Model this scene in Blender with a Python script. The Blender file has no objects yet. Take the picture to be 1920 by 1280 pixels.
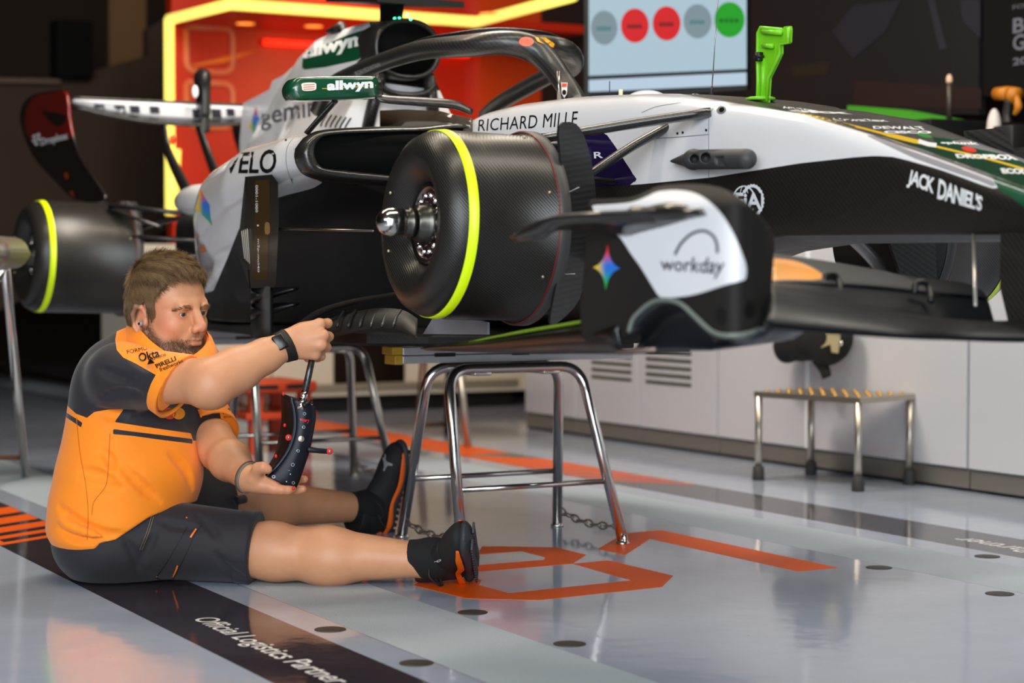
import bpy, bmesh, math, random
import numpy as np
from mathutils import Vector, Matrix
from mathutils.bvhtree import BVHTree

# ------------------------------------------------------------------ camera
SC = bpy.context.scene
COL = SC.collection
FPX = 3600.0                                   # focal length in pixels of a 1920 wide frame
CAM = np.array([4.05326108, -2.80777538, 0.825])
ROT = np.array([[0.48001172, 0.03044214, -0.87673373],
                [0.87726208, -0.01665704, 0.47972262],
                [0.0, -0.99939773, -0.03470131]])   # columns: image right, image down, view direction
FWD = ROT[:, 2].copy()
cam_data = bpy.data.cameras.new('camera'); cam = bpy.data.objects.new('camera', cam_data); COL.objects.link(cam)
cam_data.sensor_width = 36.0; cam_data.lens = FPX / 1920 * 36.0
M4 = Matrix.Identity(4)
for i in range(3):
    M4[i][0] = ROT[i, 0]; M4[i][1] = -ROT[i, 1]; M4[i][2] = -ROT[i, 2]; M4[i][3] = CAM[i]
cam.matrix_world = M4
cam_data.clip_start = 0.1; cam_data.clip_end = 100
cam_data.dof.use_dof = True; cam_data.dof.focus_distance = 5.0; cam_data.dof.aperture_fstop = 2.5
SC.camera = cam

# ------------------------------------------------------------------ world, lights, exposure
SC.view_settings.view_transform = 'Standard'; SC.view_settings.look = 'None'
SC.view_settings.gamma = 1.0; SC.view_settings.use_curve_mapping = False
SC.view_settings.exposure = 0.0
W = bpy.data.worlds.new('world'); SC.world = W; W.use_nodes = True
W.node_tree.nodes['Background'].inputs[0].default_value = (0.75, 0.86, 1.0, 1)
W.node_tree.nodes['Background'].inputs[1].default_value = 0.03

def area_light(name, loc, target, sx, sy, power, color=(1, 1, 1)):
    d = bpy.data.lights.new(name, 'AREA'); d.shape = 'RECTANGLE'; d.size = sx; d.size_y = sy
    d.energy = power; d.color = color
    o = bpy.data.objects.new(name, d); COL.objects.link(o); o.location = loc
    dv = Vector(target) - Vector(loc)
    o.rotation_euler = dv.to_track_quat('-Z', 'Y').to_euler()
    return o

LIGHTS_HERE = True
area_light('pit_lane_daylight', (8.5, -5.5, 2.6), (0, -0.5, 0.6), 6.0, 4.5, 760, (0.90, 0.96, 1.0))
area_light('pit_lane_sky', (5.0, -7.5, 4.2), (-0.5, 0, 0.5), 6.0, 3.0, 400, (0.92, 0.97, 1.0))
area_light('garage_downlight_front', (0.6, -0.3, 3.6), (0.6, -0.3, 0), 0.35, 4.0, 70, (1.0, 0.9, 0.75))
area_light('garage_downlight_rear', (-1.9, -0.3, 3.6), (-1.9, -0.3, 0), 0.35, 4.0, 80, (1.0, 0.85, 0.65))
area_light('rear_wing_fill', (-2.3, 0.2, 3.6), (-4.3, 0, 1.4), 0.35, 2.0, 130, (1.0, 0.9, 0.78))  # added fill, no lamp seen there; brightens the rear wing
area_light('garage_downlight_wall', (0.8, 1.7, 3.4), (0.6, 2.2, 0.4), 3.5, 0.3, 45, (1.0, 0.95, 0.88))

# ------------------------------------------------------------------ pixel <-> world
def ray(x, y):
    return ROT @ np.array([(x - 960) / FPX, (y - 640) / FPX, 1.0])
def on_z(x, y, z=0.0):
    r = ray(x, y); return CAM + r * ((z - CAM[2]) / r[2])
def on_y(x, y, Y):
    r = ray(x, y); return CAM + r * ((Y - CAM[1]) / r[1])
def on_x(x, y, X):
    r = ray(x, y); return CAM + r * ((X - CAM[0]) / r[0])
def at(x, y, d):
    return CAM + ray(x, y) * d
def to_px(P):
    c = (np.asarray(P, float) - CAM) @ ROT
    return np.stack([960 + FPX * c[..., 0] / c[..., 2], 640 + FPX * c[..., 1] / c[..., 2]], -1)
def depth(P):
    return float((np.asarray(P, float) - CAM) @ ROT[:, 2])
V = lambda *a: np.array(a, float)
def unit(v):
    v = np.asarray(v, float); return v / (np.linalg.norm(v) + 1e-12)

# ------------------------------------------------------------------ materials
def lin(c):
    return tuple((x / 12.92 if x <= 0.04045 else ((x + 0.055) / 1.055) ** 2.4) for x in c)
def hexc(h):
    return lin([int(h[i:i + 2], 16) / 255 for i in (0, 2, 4)])
class NT:
    def __init__(s, name):
        s.m = bpy.data.materials.new(name); s.m.use_nodes = True
        s.t = s.m.node_tree; s.b = s.t.nodes['Principled BSDF']
    def n(s, typ, **kw):
        nd = s.t.nodes.new(typ)
        for k, v in kw.items(): setattr(nd, k, v)
        return nd
    def l(s, a, b): s.t.links.new(a, b)
    def val(s, nd, key, v): nd.inputs[key].default_value = v
    def math(s, op, a, b=None):
        nd = s.n('ShaderNodeMath', operation=op)
        for i, q in enumerate((a, b)):
            if q is None: continue
            if isinstance(q, (int, float)): nd.inputs[i].default_value = q
            else: s.l(q, nd.inputs[i])
        return nd.outputs[0]
    def mix(s, fac, a, b):
        nd = s.n('ShaderNodeMix', data_type='RGBA')
        for key, q in ((0, fac), (6, a), (7, b)):
            if isinstance(q, (int, float)): nd.inputs[key].default_value = q
            elif isinstance(q, tuple): nd.inputs[key].default_value = (*q[:3], 1)
            else: s.l(q, nd.inputs[key])
        return nd.outputs[2]
    def coords(s, kind='Object'):
        return s.n('ShaderNodeTexCoord').outputs[kind]
def plain(name, col, rough=0.5, metal=0.0, coat=0.0, noise=0.0, nscale=40, bump=0.0, bscale=200, spec=None, emit=None, estr=1.0, sheen=0.0, sss=0.0):
    N = NT(name); b = N.b
    b.inputs['Base Color'].default_value = (*col[:3], 1); b.inputs['Roughness'].default_value = rough
    b.inputs['Metallic'].default_value = metal; b.inputs['Coat Weight'].default_value = coat
    b.inputs['Coat Roughness'].default_value = 0.06
    if spec is not None: b.inputs['Specular IOR Level'].default_value = spec
    if sheen: b.inputs['Sheen Weight'].default_value = sheen
    if sss:
        b.inputs['Subsurface Weight'].default_value = sss
        b.inputs['Subsurface Radius'].default_value = (0.012, 0.005, 0.003)
    if emit is not None:
        b.inputs['Emission Color'].default_value = (*emit[:3], 1); b.inputs['Emission Strength'].default_value = estr
    if noise:
        t = N.n('ShaderNodeTexNoise'); N.val(t, 'Scale', nscale); N.val(t, 'Detail', 4.0); N.l(N.coords(), t.inputs['Vector'])
        dark = tuple(c * (1 - noise) for c in col[:3]); lite = tuple(min(1, c * (1 + noise)) for c in col[:3])
        N.l(N.mix(t.outputs['Fac'], dark, lite), b.inputs['Base Color'])
    if bump:
        t = N.n('ShaderNodeTexNoise'); N.val(t, 'Scale', bscale); N.val(t, 'Detail', 3.0); N.l(N.coords(), t.inputs['Vector'])
        bp = N.n('ShaderNodeBump'); N.val(bp, 'Strength', bump); N.val(bp, 'Distance', 0.002)
        N.l(t.outputs['Fac'], bp.inputs['Height']); N.l(bp.outputs[0], b.inputs['Normal'])
    return N.m
def weave_nodes(N, scale, axis=(1, 0.0, 1.0), c1=(0.012, 0.011, 0.01), c2=(0.05, 0.047, 0.043)):
    """diagonal carbon twill: two crossed sets of bands in object space"""
    co = N.coords()
    d = N.n('ShaderNodeVectorMath', operation='DOT_PRODUCT'); N.l(co, d.inputs[0]); d.inputs[1].default_value = axis
    s = N.math('SINE', N.math('MULTIPLY', d.outputs['Value'], scale))
    d2 = N.n('ShaderNodeVectorMath', operation='DOT_PRODUCT'); N.l(co, d2.inputs[0]); d2.inputs[1].default_value = (axis[0], axis[1], -axis[2])
    s2 = N.math('SINE', N.math('MULTIPLY', d2.outputs['Value'], scale))
    f = N.math('ADD', N.math('MULTIPLY', s, 0.38), N.math('ADD', N.math('MULTIPLY', s2, 0.12), 0.5))
    return N.mix(f, c1, c2), f
def carbon(name, scale=420, rough=0.40, coat=0.22, c1=(0.006, 0.0056, 0.005), c2=(0.024, 0.022, 0.020), axis=(1, 0.3, 1.0)):
    N = NT(name); c, f = weave_nodes(N, scale, axis, c1, c2)
    N.l(c, N.b.inputs['Base Color']); N.b.inputs['Roughness'].default_value = rough
    N.b.inputs['Coat Weight'].default_value = coat; N.b.inputs['Coat Roughness'].default_value = 0.12
    bp = N.n('ShaderNodeBump'); N.val(bp, 'Strength', 0.25); N.val(bp, 'Distance', 0.0006)
    N.l(f, bp.inputs['Height']); N.l(bp.outputs[0], N.b.inputs['Normal'])
    return N.m
def painted(name, base, layers, rough=0.28, coat=0.8, base_rough=None, spec=0.5, weave=None, bump=0.0, bscale=300, sheen=0.0, noise=0.0, nscale=30):
    """paint colours chosen by signed-distance attributes stored on the mesh (positive = inside)"""
    N = NT(name); col = base
    if weave:
        col, _f = weave_nodes(N, weave, (1, 0.3, 1.0), tuple(c * 0.55 for c in base), tuple(c * 1.5 for c in base))
    for attr, c in layers:
        a = N.n('ShaderNodeAttribute', attribute_name=attr)
        col = N.mix(N.math('GREATER_THAN', a.outputs['Fac'], 0.0), col, tuple(c))
    if noise:
        t = N.n('ShaderNodeTexNoise'); N.val(t, 'Scale', nscale); N.val(t, 'Detail', 5.0); N.l(N.coords(), t.inputs['Vector'])
        hs = N.n('ShaderNodeHueSaturation'); N.l(N.math('ADD', N.math('MULTIPLY', t.outputs['Fac'], noise), 1 - noise / 2), hs.inputs['Value'])
        if isinstance(col, tuple): hs.inputs['Color'].default_value = (*col[:3], 1)
        else: N.l(col, hs.inputs['Color'])
        col = hs.outputs[0]
    if isinstance(col, tuple): N.b.inputs['Base Color'].default_value = (*col[:3], 1)
    else: N.l(col, N.b.inputs['Base Color'])
    N.b.inputs['Roughness'].default_value = rough; N.b.inputs['Coat Weight'].default_value = coat
    N.b.inputs['Coat Roughness'].default_value = 0.05
    N.b.inputs['Specular IOR Level'].default_value = spec
    if base_rough is not None:
        m = None
        for attr, c in layers:
            if attr == 'under': continue
            g = N.math('GREATER_THAN', N.n('ShaderNodeAttribute', attribute_name=attr).outputs['Fac'], 0.0)
            m = g if m is None else N.math('MAXIMUM', m, g)
        N.l(N.math('ADD', N.math('MULTIPLY', m, rough - base_rough), base_rough), N.b.inputs['Roughness'])
        N.l(N.math('MULTIPLY', m, coat), N.b.inputs['Coat Weight'])
    if sheen: N.b.inputs['Sheen Weight'].default_value = sheen
    if bump:
        t = N.n('ShaderNodeTexNoise'); N.val(t, 'Scale', bscale); N.val(t, 'Detail', 3.0); N.l(N.coords(), t.inputs['Vector'])
        bp = N.n('ShaderNodeBump'); N.val(bp, 'Strength', bump); N.val(bp, 'Distance', 0.002)
        N.l(t.outputs['Fac'], bp.inputs['Height']); N.l(bp.outputs[0], N.b.inputs['Normal'])
    return N.m

# ------------------------------------------------------------------ objects
def thing(name, label, cat, loc=(0, 0, 0), group=None):
    o = bpy.data.objects.new(name, None); COL.objects.link(o); o.location = tuple(float(a) for a in loc)
    o.empty_display_size = 0.1
    o['label'] = label; o['category'] = cat
    if group: o['group'] = group
    return o
def world_of(o):
    m = Matrix.Translation(o.location) if o.type == 'EMPTY' else Matrix.Identity(4)
    return m
def obj(name, vf, mat, parent=None, label=None, smooth=True, attrs=None, angle=None):
    """one mesh object; geometry in world coordinates, parented keeping its place"""
    v, f = vf
    me = bpy.data.meshes.new(name)
    me.from_pydata([tuple(map(float, p)) for p in v], [], [tuple(map(int, q)) for q in f])
    me.validate(); me.update()
    if smooth: me.polygons.foreach_set('use_smooth', [True] * len(me.polygons))
    if angle is not None:
        try: me.set_sharp_from_angle(angle=math.radians(angle))
        except Exception: pass
    mats = mat if isinstance(mat, (list, tuple)) else [mat]
    for m in mats: me.materials.append(m)
    if attrs:
        for k, a in attrs.items():
            at_ = me.attributes.new(k, 'FLOAT', 'POINT'); at_.data.foreach_set('value', np.asarray(a, np.float32))
    o = bpy.data.objects.new(name, me); COL.objects.link(o)
    if parent is not None:
        o.parent = parent
        top = parent
        while top.parent is not None: top = top.parent
        o.matrix_parent_inverse = world_of(parent).inverted() if parent.type == 'EMPTY' else Matrix.Identity(4)
        if parent.type != 'EMPTY':
            # parent mesh geometry is in world coordinates: its world matrix is the identity
            o.matrix_parent_inverse = Matrix.Identity(4)
    if label: o['label'] = label
    return o
def tag(o, label, cat, group=None, kind=None):
    o['label'] = label; o['category'] = cat
    if group: o['group'] = group
    if kind: o['kind'] = kind
    return o
def struct(name, vf, mat, label=None, **kw):
    o = obj(name, vf, mat, **kw); o['kind'] = 'structure'
    if label: o['label'] = label
    return o

# ------------------------------------------------------------------ shapes
def join(*vfs):
    V_, F_ = [], []; n = 0
    for v, f in vfs:
        v = np.asarray(v, float); V_.append(v)
        F_ += [tuple(int(i) + n for i in q) for q in f]; n += len(v)
    return np.concatenate(V_), F_
def box(lo, hi, bev=0.0):
    return obox((np.array(lo, float) + hi) / 2, (np.array(hi, float) - lo) / 2, np.eye(3), bev)
def obox(c, h, A=None, bev=0.0, seg=2):
    """box: centre, half sizes, axes (rows), bevel"""
    A = np.eye(3) if A is None else np.asarray(A, float)
    bm = bmesh.new(); bmesh.ops.create_cube(bm, size=2.0)
    for v in bm.verts: v.co = Vector((v.co.x * h[0], v.co.y * h[1], v.co.z * h[2]))
    if bev > 0:
        bmesh.ops.bevel(bm, geom=list(bm.edges), offset=min(bev, min(h) * 0.98), segments=seg, profile=0.5, affect='EDGES')
    v = np.array([p.co[:] for p in bm.verts]); f = [[q.index for q in p.verts] for p in bm.faces]
    bm.free()
    return v @ A + np.asarray(c, float), f
def frame_along(t, up=(0, 0, 1)):
    t = unit(t); u = np.asarray(up, float)
    if abs(t @ unit(u)) > 0.98: u = np.array([1.0, 0, 0])
    s = unit(np.cross(u, t)); w = np.cross(t, s)
    return s, w
def spline(pts, n):
    """Catmull-Rom through the points, n samples per span"""
    P = np.asarray(pts, float)
    if len(P) < 3 or n <= 1:
        return P
    Q = np.vstack([2 * P[0] - P[1], P, 2 * P[-1] - P[-2]]); out = []
    for i in range(1, len(Q) - 2):
        for t in np.linspace(0, 1, n, endpoint=False):
            a, b, c, d = Q[i - 1], Q[i], Q[i + 1], Q[i + 2]
            out.append(0.5 * ((2 * b) + (-a + c) * t + (2 * a - 5 * b + 4 * c - d) * t * t + (-a + 3 * b - 3 * c + d) * t ** 3))
    out.append(P[-1]); return np.array(out)
def loft(rings, cap=True, closed=True):
    rings = [np.asarray(r, float) for r in rings]; m = len(rings[0]); v = np.concatenate(rings); f = []
    for i in range(len(rings) - 1):
        for j in range(m if closed else m - 1):
            a = i * m + j; b = i * m + (j + 1) % m
            f.append((a, b, b + m, a + m))
    if cap and closed:
        f.append(tuple(range(m - 1, -1, -1))); k = (len(rings) - 1) * m; f.append(tuple(range(k, k + m)))
    return v, f
def tube(pts, r, n=10, sm=1, flat=1.0, up=(0, 0, 1), cap=True):
    """round or oval bar along a path; r scalar or list; flat squashes along the 'up' side"""
    P = np.asarray(pts, float)
    rr = np.full(len(P), r, float) if np.isscalar(r) else np.asarray(r, float)
    if sm > 1 and len(P) > 2:
        t = np.linspace(0, len(P) - 1, (len(P) - 1) * sm + 1); rr = np.interp(t, np.arange(len(P)), rr); P = spline(P, sm)
    T = np.gradient(P, axis=0); s, w = frame_along(T[0], up); rings = []
    a = np.linspace(0, 2 * math.pi, n, endpoint=False)
    for p, t, q in zip(P, T, rr):
        t = unit(t); s = unit(s - t * (s @ t)); w = np.cross(t, s)
        rings.append(p + q * (np.cos(a)[:, None] * s + flat * np.sin(a)[:, None] * w))
    return loft(rings, cap)
def bent(pts, rad, n=6):
    """polyline with rounded corners"""
    P = [np.asarray(p, float) for p in pts]; out = [P[0]]
    for i in range(1, len(P) - 1):
        a, b, c = P[i - 1], P[i], P[i + 1]; u = unit(a - b); v = unit(c - b)
        d = min(rad, 0.45 * np.linalg.norm(a - b), 0.45 * np.linalg.norm(c - b))
        p0 = b + u * d; p2 = b + v * d
        for t in np.linspace(0, 1, n): out.append((1 - t) ** 2 * p0 + 2 * t * (1 - t) * b + t * t * p2)
    out.append(P[-1]); return np.array(out)
def cyl(a, b, r, r2=None, n=24):
    return tube([a, b], [r, r if r2 is None else r2], n)
def lathe(c, axis, prof, n=48, up=(0, 0, 1), cap=True):
    """profile of (distance along axis, radius)"""
    ax = unit(axis); s, w = frame_along(ax, up); a = np.linspace(0, 2 * math.pi, n, endpoint=False); c = np.asarray(c, float)
    return loft([c + ax * h + r * (np.cos(a)[:, None] * s + np.sin(a)[:, None] * w) for h, r in prof], cap)
def ellipsoid(c, r, A=None, n=24, m=14):
    A = np.eye(3) if A is None else np.asarray(A, float); rings = []
    for t in np.linspace(0.02, math.pi - 0.02, m):
        a = np.linspace(0, 2 * math.pi, n, endpoint=False)
        rings.append(np.stack([r[0] * np.cos(a) * math.sin(t), r[1] * np.sin(a) * math.sin(t), np.full(n, -r[2] * math.cos(t))], 1) @ A + c)
    return loft(rings)
def tri(poly):
    """triangulate a flat outline (2-D) -> index triples"""
    from mathutils.geometry import tessellate_polygon
    return tessellate_polygon([[Vector((p[0], p[1], 0)) for p in poly]])
def plate(P3, thick, normal):
    """extruded outline of 3-D points (roughly flat), thickness along normal (centred)"""
    P3 = np.asarray(P3, float); nrm = unit(normal); s, w = frame_along(nrm)
    q = np.stack([P3 @ s, P3 @ w], 1); T = tri(q); m = len(P3)
    area = 0.5 * np.sum(q[:, 0] * np.roll(q[:, 1], -1) - np.roll(q[:, 0], -1) * q[:, 1])
    v = np.vstack([P3 + nrm * thick / 2, P3 - nrm * thick / 2]); f = []
    for t in T:
        a, b, c = t
        ar = (q[b][0] - q[a][0]) * (q[c][1] - q[a][1]) - (q[c][0] - q[a][0]) * (q[b][1] - q[a][1])
        if ar < 0: a, c = c, a
        f.append((a, b, c)); f.append((c + m, b + m, a + m))
    for i in range(m):
        j = (i + 1) % m
        f.append((i, i + m, j + m, j) if area > 0 else (j, j + m, i + m, i))
    return v, f
def smooth_poly(pts, n=6):
    """closed smooth outline through points"""
    P = np.asarray(pts, float); m = len(P); out = []
    for i in range(m):
        a, b, c, d = P[i - 1], P[i], P[(i + 1) % m], P[(i + 2) % m]
        for t in np.linspace(0, 1, n, endpoint=False):
            out.append(0.5 * ((2 * b) + (-a + c) * t + (2 * a - 5 * b + 4 * c - d) * t * t + (-a + 3 * b - 3 * c + d) * t ** 3))
    return np.array(out)
def sd_poly(pts, poly):
    """signed distance (positive inside) of 2-D points to a polygon"""
    p = np.asarray(pts, float); P = np.asarray(poly, float); d = np.full(len(p), 1e18); inside = np.zeros(len(p), bool)
    for i in range(len(P)):
        a = P[i]; b = P[(i + 1) % len(P)]; e = b - a; w = p - a
        t = np.clip((w @ e) / max(e @ e, 1e-12), 0, 1); q = w - t[:, None] * e; d = np.minimum(d, (q * q).sum(1))
        c = (a[1] <= p[:, 1]) != (b[1] <= p[:, 1])
        with np.errstate(divide='ignore', invalid='ignore'):
            xi = a[0] + (p[:, 1] - a[1]) * (b[0] - a[0]) / (b[1] - a[1])
        inside ^= c & (p[:, 0] < xi)
    d = np.sqrt(d); return np.where(inside, d, -d)
def grid_surf(P):
    """open surface from a grid of points [i][j]"""
    P = np.asarray(P, float); n, m = P.shape[:2]; f = []
    for i in range(n - 1):
        for j in range(m - 1):
            a = i * m + j; f.append((a, a + 1, a + m + 1, a + m))
    return P.reshape(-1, 3), f
def thick_grid(P, t):
    """grid surface given thickness t (array or scalar) along its normals, closed"""
    P = np.asarray(P, float); n, m = P.shape[:2]
    du = np.gradient(P, axis=0); dv = np.gradient(P, axis=1); N = np.cross(du, dv); N /= (np.linalg.norm(N, axis=2, keepdims=True) + 1e-12)
    t = np.broadcast_to(np.asarray(t, float), (n, m))[..., None]
    A = (P + N * t / 2).reshape(-1, 3); B = (P - N * t / 2).reshape(-1, 3); k = n * m; f = []
    for i in range(n - 1):
        for j in range(m - 1):
            a = i * m + j; f.append((a, a + m, a + m + 1, a + 1)); f.append((k + a, k + a + 1, k + a + m + 1, k + a + m))
    def edge(idx):
        for a, b in zip(idx[:-1], idx[1:]): f.append((a, b, b + k, a + k))
    edge([j for j in range(m)]); edge([i * m + m - 1 for i in range(n)])
    edge([(n - 1) * m + j for j in range(m - 1, -1, -1)]); edge([i * m for i in range(n - 1, -1, -1)])
    return np.vstack([A, B]), f
def wing(le, te, thick, n=10, sm=8, camber=0.06):
    """aerofoil blade between a leading-edge path and a trailing-edge path"""
    L = spline(le, sm); T = spline(te, sm); rings = []
    for i, (a, b) in enumerate(zip(L, T)):
        c = b - a; span = unit(L[min(i + 1, len(L) - 1)] - L[max(i - 1, 0)]); nn = unit(np.cross(c, span)); ch = np.linalg.norm(c)
        x = (1 - np.cos(np.linspace(0, math.pi, n))) / 2
        yt = thick * ch * 5 * (0.2969 * np.sqrt(x) - 0.126 * x - 0.3516 * x ** 2 + 0.2843 * x ** 3 - 0.1 * x ** 4)
        yc = camber * ch * 4 * x * (1 - x)
        up = a + x[:, None] * c + (yc + yt)[:, None] * nn; lo = a + x[:, None] * c + (yc - yt)[:, None] * nn
        rings.append(np.vstack([up, lo[-2:0:-1]]))
    return loft(rings)

# ------------------------------------------------------------------ signed-distance modelling
class Sdf:
    """smooth union / cut of rounded cones, ellipsoids and boxes, meshed by sparse surface nets"""
    def __init__(s): s.p = []
    def add(s, f, c, r, k=0.01, cut=False): s.p.append((f, np.asarray(c, float), float(r), k, cut)); return s
    def cone(s, a, b, r1, r2=None, k=0.01, cut=False, planes=(), flat=None):
        a = np.asarray(a, float); b = np.asarray(b, float); r2 = r1 if r2 is None else r2; e = b - a; L2 = max(e @ e, 1e-9)
        def f(p):
            w = p - a; t = np.clip((w @ e) / L2, 0, 1); q = w - t[:, None] * e
            if flat is not None:
                ax, fac = flat; ax = unit(ax); h = q @ ax; q = q + (h * (fac - 1))[:, None] * ax
            d = np.sqrt((q * q).sum(1)) - (r1 + t * (r2 - r1))
            for n_, c_ in planes: d = np.maximum(d, p @ n_ - c_)
            return d
        return s.add(f, (a + b) / 2, np.sqrt(L2) / 2 + max(r1, r2), k, cut)
    def chain(s, pts, rs, k=0.01, cut=False):
        for i in range(len(pts) - 1): s.cone(pts[i], pts[i + 1], rs[i], rs[i + 1], k, cut)
        return s
    def ell(s, c, r, A=None, k=0.01, cut=False):
        c = np.asarray(c, float); r = np.asarray(r, float); A = np.eye(3) if A is None else np.asarray(A, float)
        def f(p):
            q = (p - c) @ A.T; k0 = np.sqrt(((q / r) ** 2).sum(1)); k1 = np.sqrt(((q / r ** 2) ** 2).sum(1)) + 1e-9
            return np.where(k0 < 1e-6, -r.min(), k0 * (k0 - 1) / k1)
        return s.add(f, c, r.max(), k, cut)
    def boxx(s, c, h, A=None, rd=0.005, k=0.004, cut=False):
        c = np.asarray(c, float); h = np.asarray(h, float) - rd; A = np.eye(3) if A is None else np.asarray(A, float)
        def f(p):
            q = np.abs((p - c) @ A.T) - h
            return np.sqrt((np.maximum(q, 0) ** 2).sum(1)) + np.minimum(q.max(1), 0) - rd
        return s.add(f, c, np.linalg.norm(h) + rd, k, cut)
    def half(s, n, c0, k=0.004):
        """cut away everything with p.n > c0"""
        n = unit(n)
        return s.add(lambda p: -(p @ n - c0), (0, 0, 0), 1e3, k, True)
    def __call__(s, p, idx=None):
        d = np.full(len(p), 1e3)
        for i in (range(len(s.p)) if idx is None else idx):
            f, c, r, k, cut = s.p[i]; q = f(p)
            if cut:
                q = -q; h = np.clip(0.5 - 0.5 * (d - q) / k, 0, 1); d = d * (1 - h) + q * h + k * h * (1 - h)
            else:
                h = np.clip(0.5 + 0.5 * (d - q) / k, 0, 1); d = d * (1 - h) + q * h - k * h * (1 - h)
        return d
    def mesh(s, step, post=None):
        lo = np.min([c - r - k for f, c, r, k, cut in s.p if not cut], 0) - 3 * step
        hi = np.max([c + r + k for f, c, r, k, cut in s.p if not cut], 0) + 3 * step
        n = 12; B = n * step; nb = np.ceil((hi - lo) / B).astype(int)
        I = np.stack(np.meshgrid(*[np.arange(q) for q in nb], indexing='ij'), -1).reshape(-1, 3)
        ctr = lo + (I + 0.5) * B; rad = B * 0.87
        act = np.zeros(len(I), bool)
        for j in range(0, len(I), 40000):
            act[j:j + 40000] = np.abs(s(ctr[j:j + 40000])) < rad * 1.6 + 0.012
        I = I[act]; ctr = ctr[act]
        g = np.stack(np.meshgrid(*[np.arange(n + 1)] * 3, indexing='ij'), -1).reshape(-1, 3)
        G = (nb * n + 2).astype(np.int64); key = lambda c: (c[:, 0] * G[1] + c[:, 1]) * G[2] + c[:, 2]
        VK, VP, Q = [], [], []
        cs = np.array([[0, 0, 0], [0, 0, 1], [0, 1, 0], [0, 1, 1], [1, 0, 0], [1, 0, 1], [1, 1, 0], [1, 1, 1]])
        ed = [(a, b) for a in range(8) for b in range(a + 1, 8) if abs(cs[a] - cs[b]).sum() == 1]
        for b3, c in zip(I, ctr):
            idx = [i for i, (f, cc, r, k, cut) in enumerate(s.p) if r > 100 or np.linalg.norm(cc - c) < r + rad + k + 0.01]
            if not idx: continue
            d = s(lo + (b3 * n + g) * step, idx)
            if post is not None: d = post(lo + (b3 * n + g) * step, d)
            d = d.reshape(n + 1, n + 1, n + 1)
            if d.min() > 0 or d.max() < 0: continue
            c8 = np.stack([d[x:x + n, y:y + n, z:z + n] for x, y, z in cs], -1); sg = c8 < 0
            cell = np.argwhere(sg.any(-1) & ~sg.all(-1))
            if len(cell) == 0: continue
            v8 = c8[cell[:, 0], cell[:, 1], cell[:, 2]]; acc = np.zeros((len(cell), 3)); cnt = np.zeros(len(cell))
            for a, b in ed:
                m = (v8[:, a] < 0) != (v8[:, b] < 0)
                t = np.where(m, v8[:, a] / np.where(m, v8[:, a] - v8[:, b], 1), 0)
                acc += np.where(m[:, None], cs[a] + t[:, None] * (cs[b] - cs[a]), 0); cnt += m
            gc = (b3 * n + cell).astype(np.int64)
            VK.append(key(gc)); VP.append(lo + (gc + acc / cnt[:, None]) * step)
            for ax in range(3):
                e = np.zeros(3, int); e[ax] = 1; u = np.zeros(3, int); u[(ax + 1) % 3] = 1; w = np.zeros(3, int); w[(ax + 2) % 3] = 1
                A0 = d[:n, :n, :n]; A1 = d[e[0]:n + e[0], e[1]:n + e[1], e[2]:n + e[2]]
                for sign in (0, 1):
                    m = ((A0 < 0) & (A1 >= 0)) if sign == 0 else ((A0 >= 0) & (A1 < 0))
                    ce = np.argwhere(m)
                    if len(ce) == 0: continue
                    gq = (b3 * n + ce).astype(np.int64); qs = [key(gq), key(gq - u), key(gq - u - w), key(gq - w)]
                    Q.append(np.stack(qs if sign == 0 else qs[::-1], 1))
        VK = np.concatenate(VK); VP = np.concatenate(VP); Q = np.concatenate(Q)
        o = np.argsort(VK); VK = VK[o]; VP = VP[o]
        j = np.searchsorted(VK, Q); j = np.minimum(j, len(VK) - 1); ok = (VK[j] == Q).all(1)
        return VP, j[ok]

# ------------------------------------------------------------------ decals: lettering and emblems laid on a surface
def bvh_of(*objs):
    v, f, n = [], [], 0
    for o in objs:
        me = o.data; v += [tuple(p.co) for p in me.vertices]; f += [[i + n for i in p.vertices] for p in me.polygons]; n += len(me.vertices)
    return BVHTree.FromPolygons(v, f)
def lay_px(P2, F_, bvh, lift=0.0015, fall=None):
    """lay a flat pattern (points in photo pixels) on the surface they fall on, along the lines of sight"""
    out = []; c = Vector(CAM); hits = []
    for x, y in P2:
        d = Vector(ray(x, y)).normalized(); h = bvh.ray_cast(c, d)
        hits.append(h[3] if h[0] is not None else None)
        out.append(np.array(h[0] - d * lift) if h[0] is not None else None)
    good = [h for h in hits if h is not None]
    if not good: return None
    # keep only the faces that lie on the surface, without jumps to something far behind
    F2 = [q for q in F_ if all(hits[i] is not None for i in q) and max(hits[i] for i in q) - min(hits[i] for i in q) < 0.12]
    if F_ is not None and len(F_) == 0: return np.array([o for o in out if o is not None]), F_
    if not F2: return None
    used = sorted({i for q in F2 for i in q}); new = {i: k for k, i in enumerate(used)}
    lay_px.used = used
    return np.array([out[i] for i in used]), [[new[i] for i in q] for q in F2]
def refine(P2, F_, size):
    """cut a flat pattern into small faces on a grid so it can follow a curved surface"""
    bm = bmesh.new(); vs = [bm.verts.new((p[0], p[1], 0)) for p in P2]
    for q in F_:
        try: bm.faces.new([vs[i] for i in q])
        except ValueError: pass
    lo = np.min(P2, 0); hi = np.max(P2, 0)
    for ax in (0, 1):
        for c in np.arange(lo[ax] + size / 2, hi[ax], size):
            no = (1, 0, 0) if ax == 0 else (0, 1, 0); co = (c, 0, 0) if ax == 0 else (0, c, 0)
            bmesh.ops.bisect_plane(bm, geom=list(bm.verts) + list(bm.edges) + list(bm.faces), plane_co=co, plane_no=no, dist=1e-5)
    bm.verts.index_update()
    v = np.array([p.co[:2] for p in bm.verts]); f = [[q.index for q in p.verts] for p in bm.faces]; bm.free()
    return v, f
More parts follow.
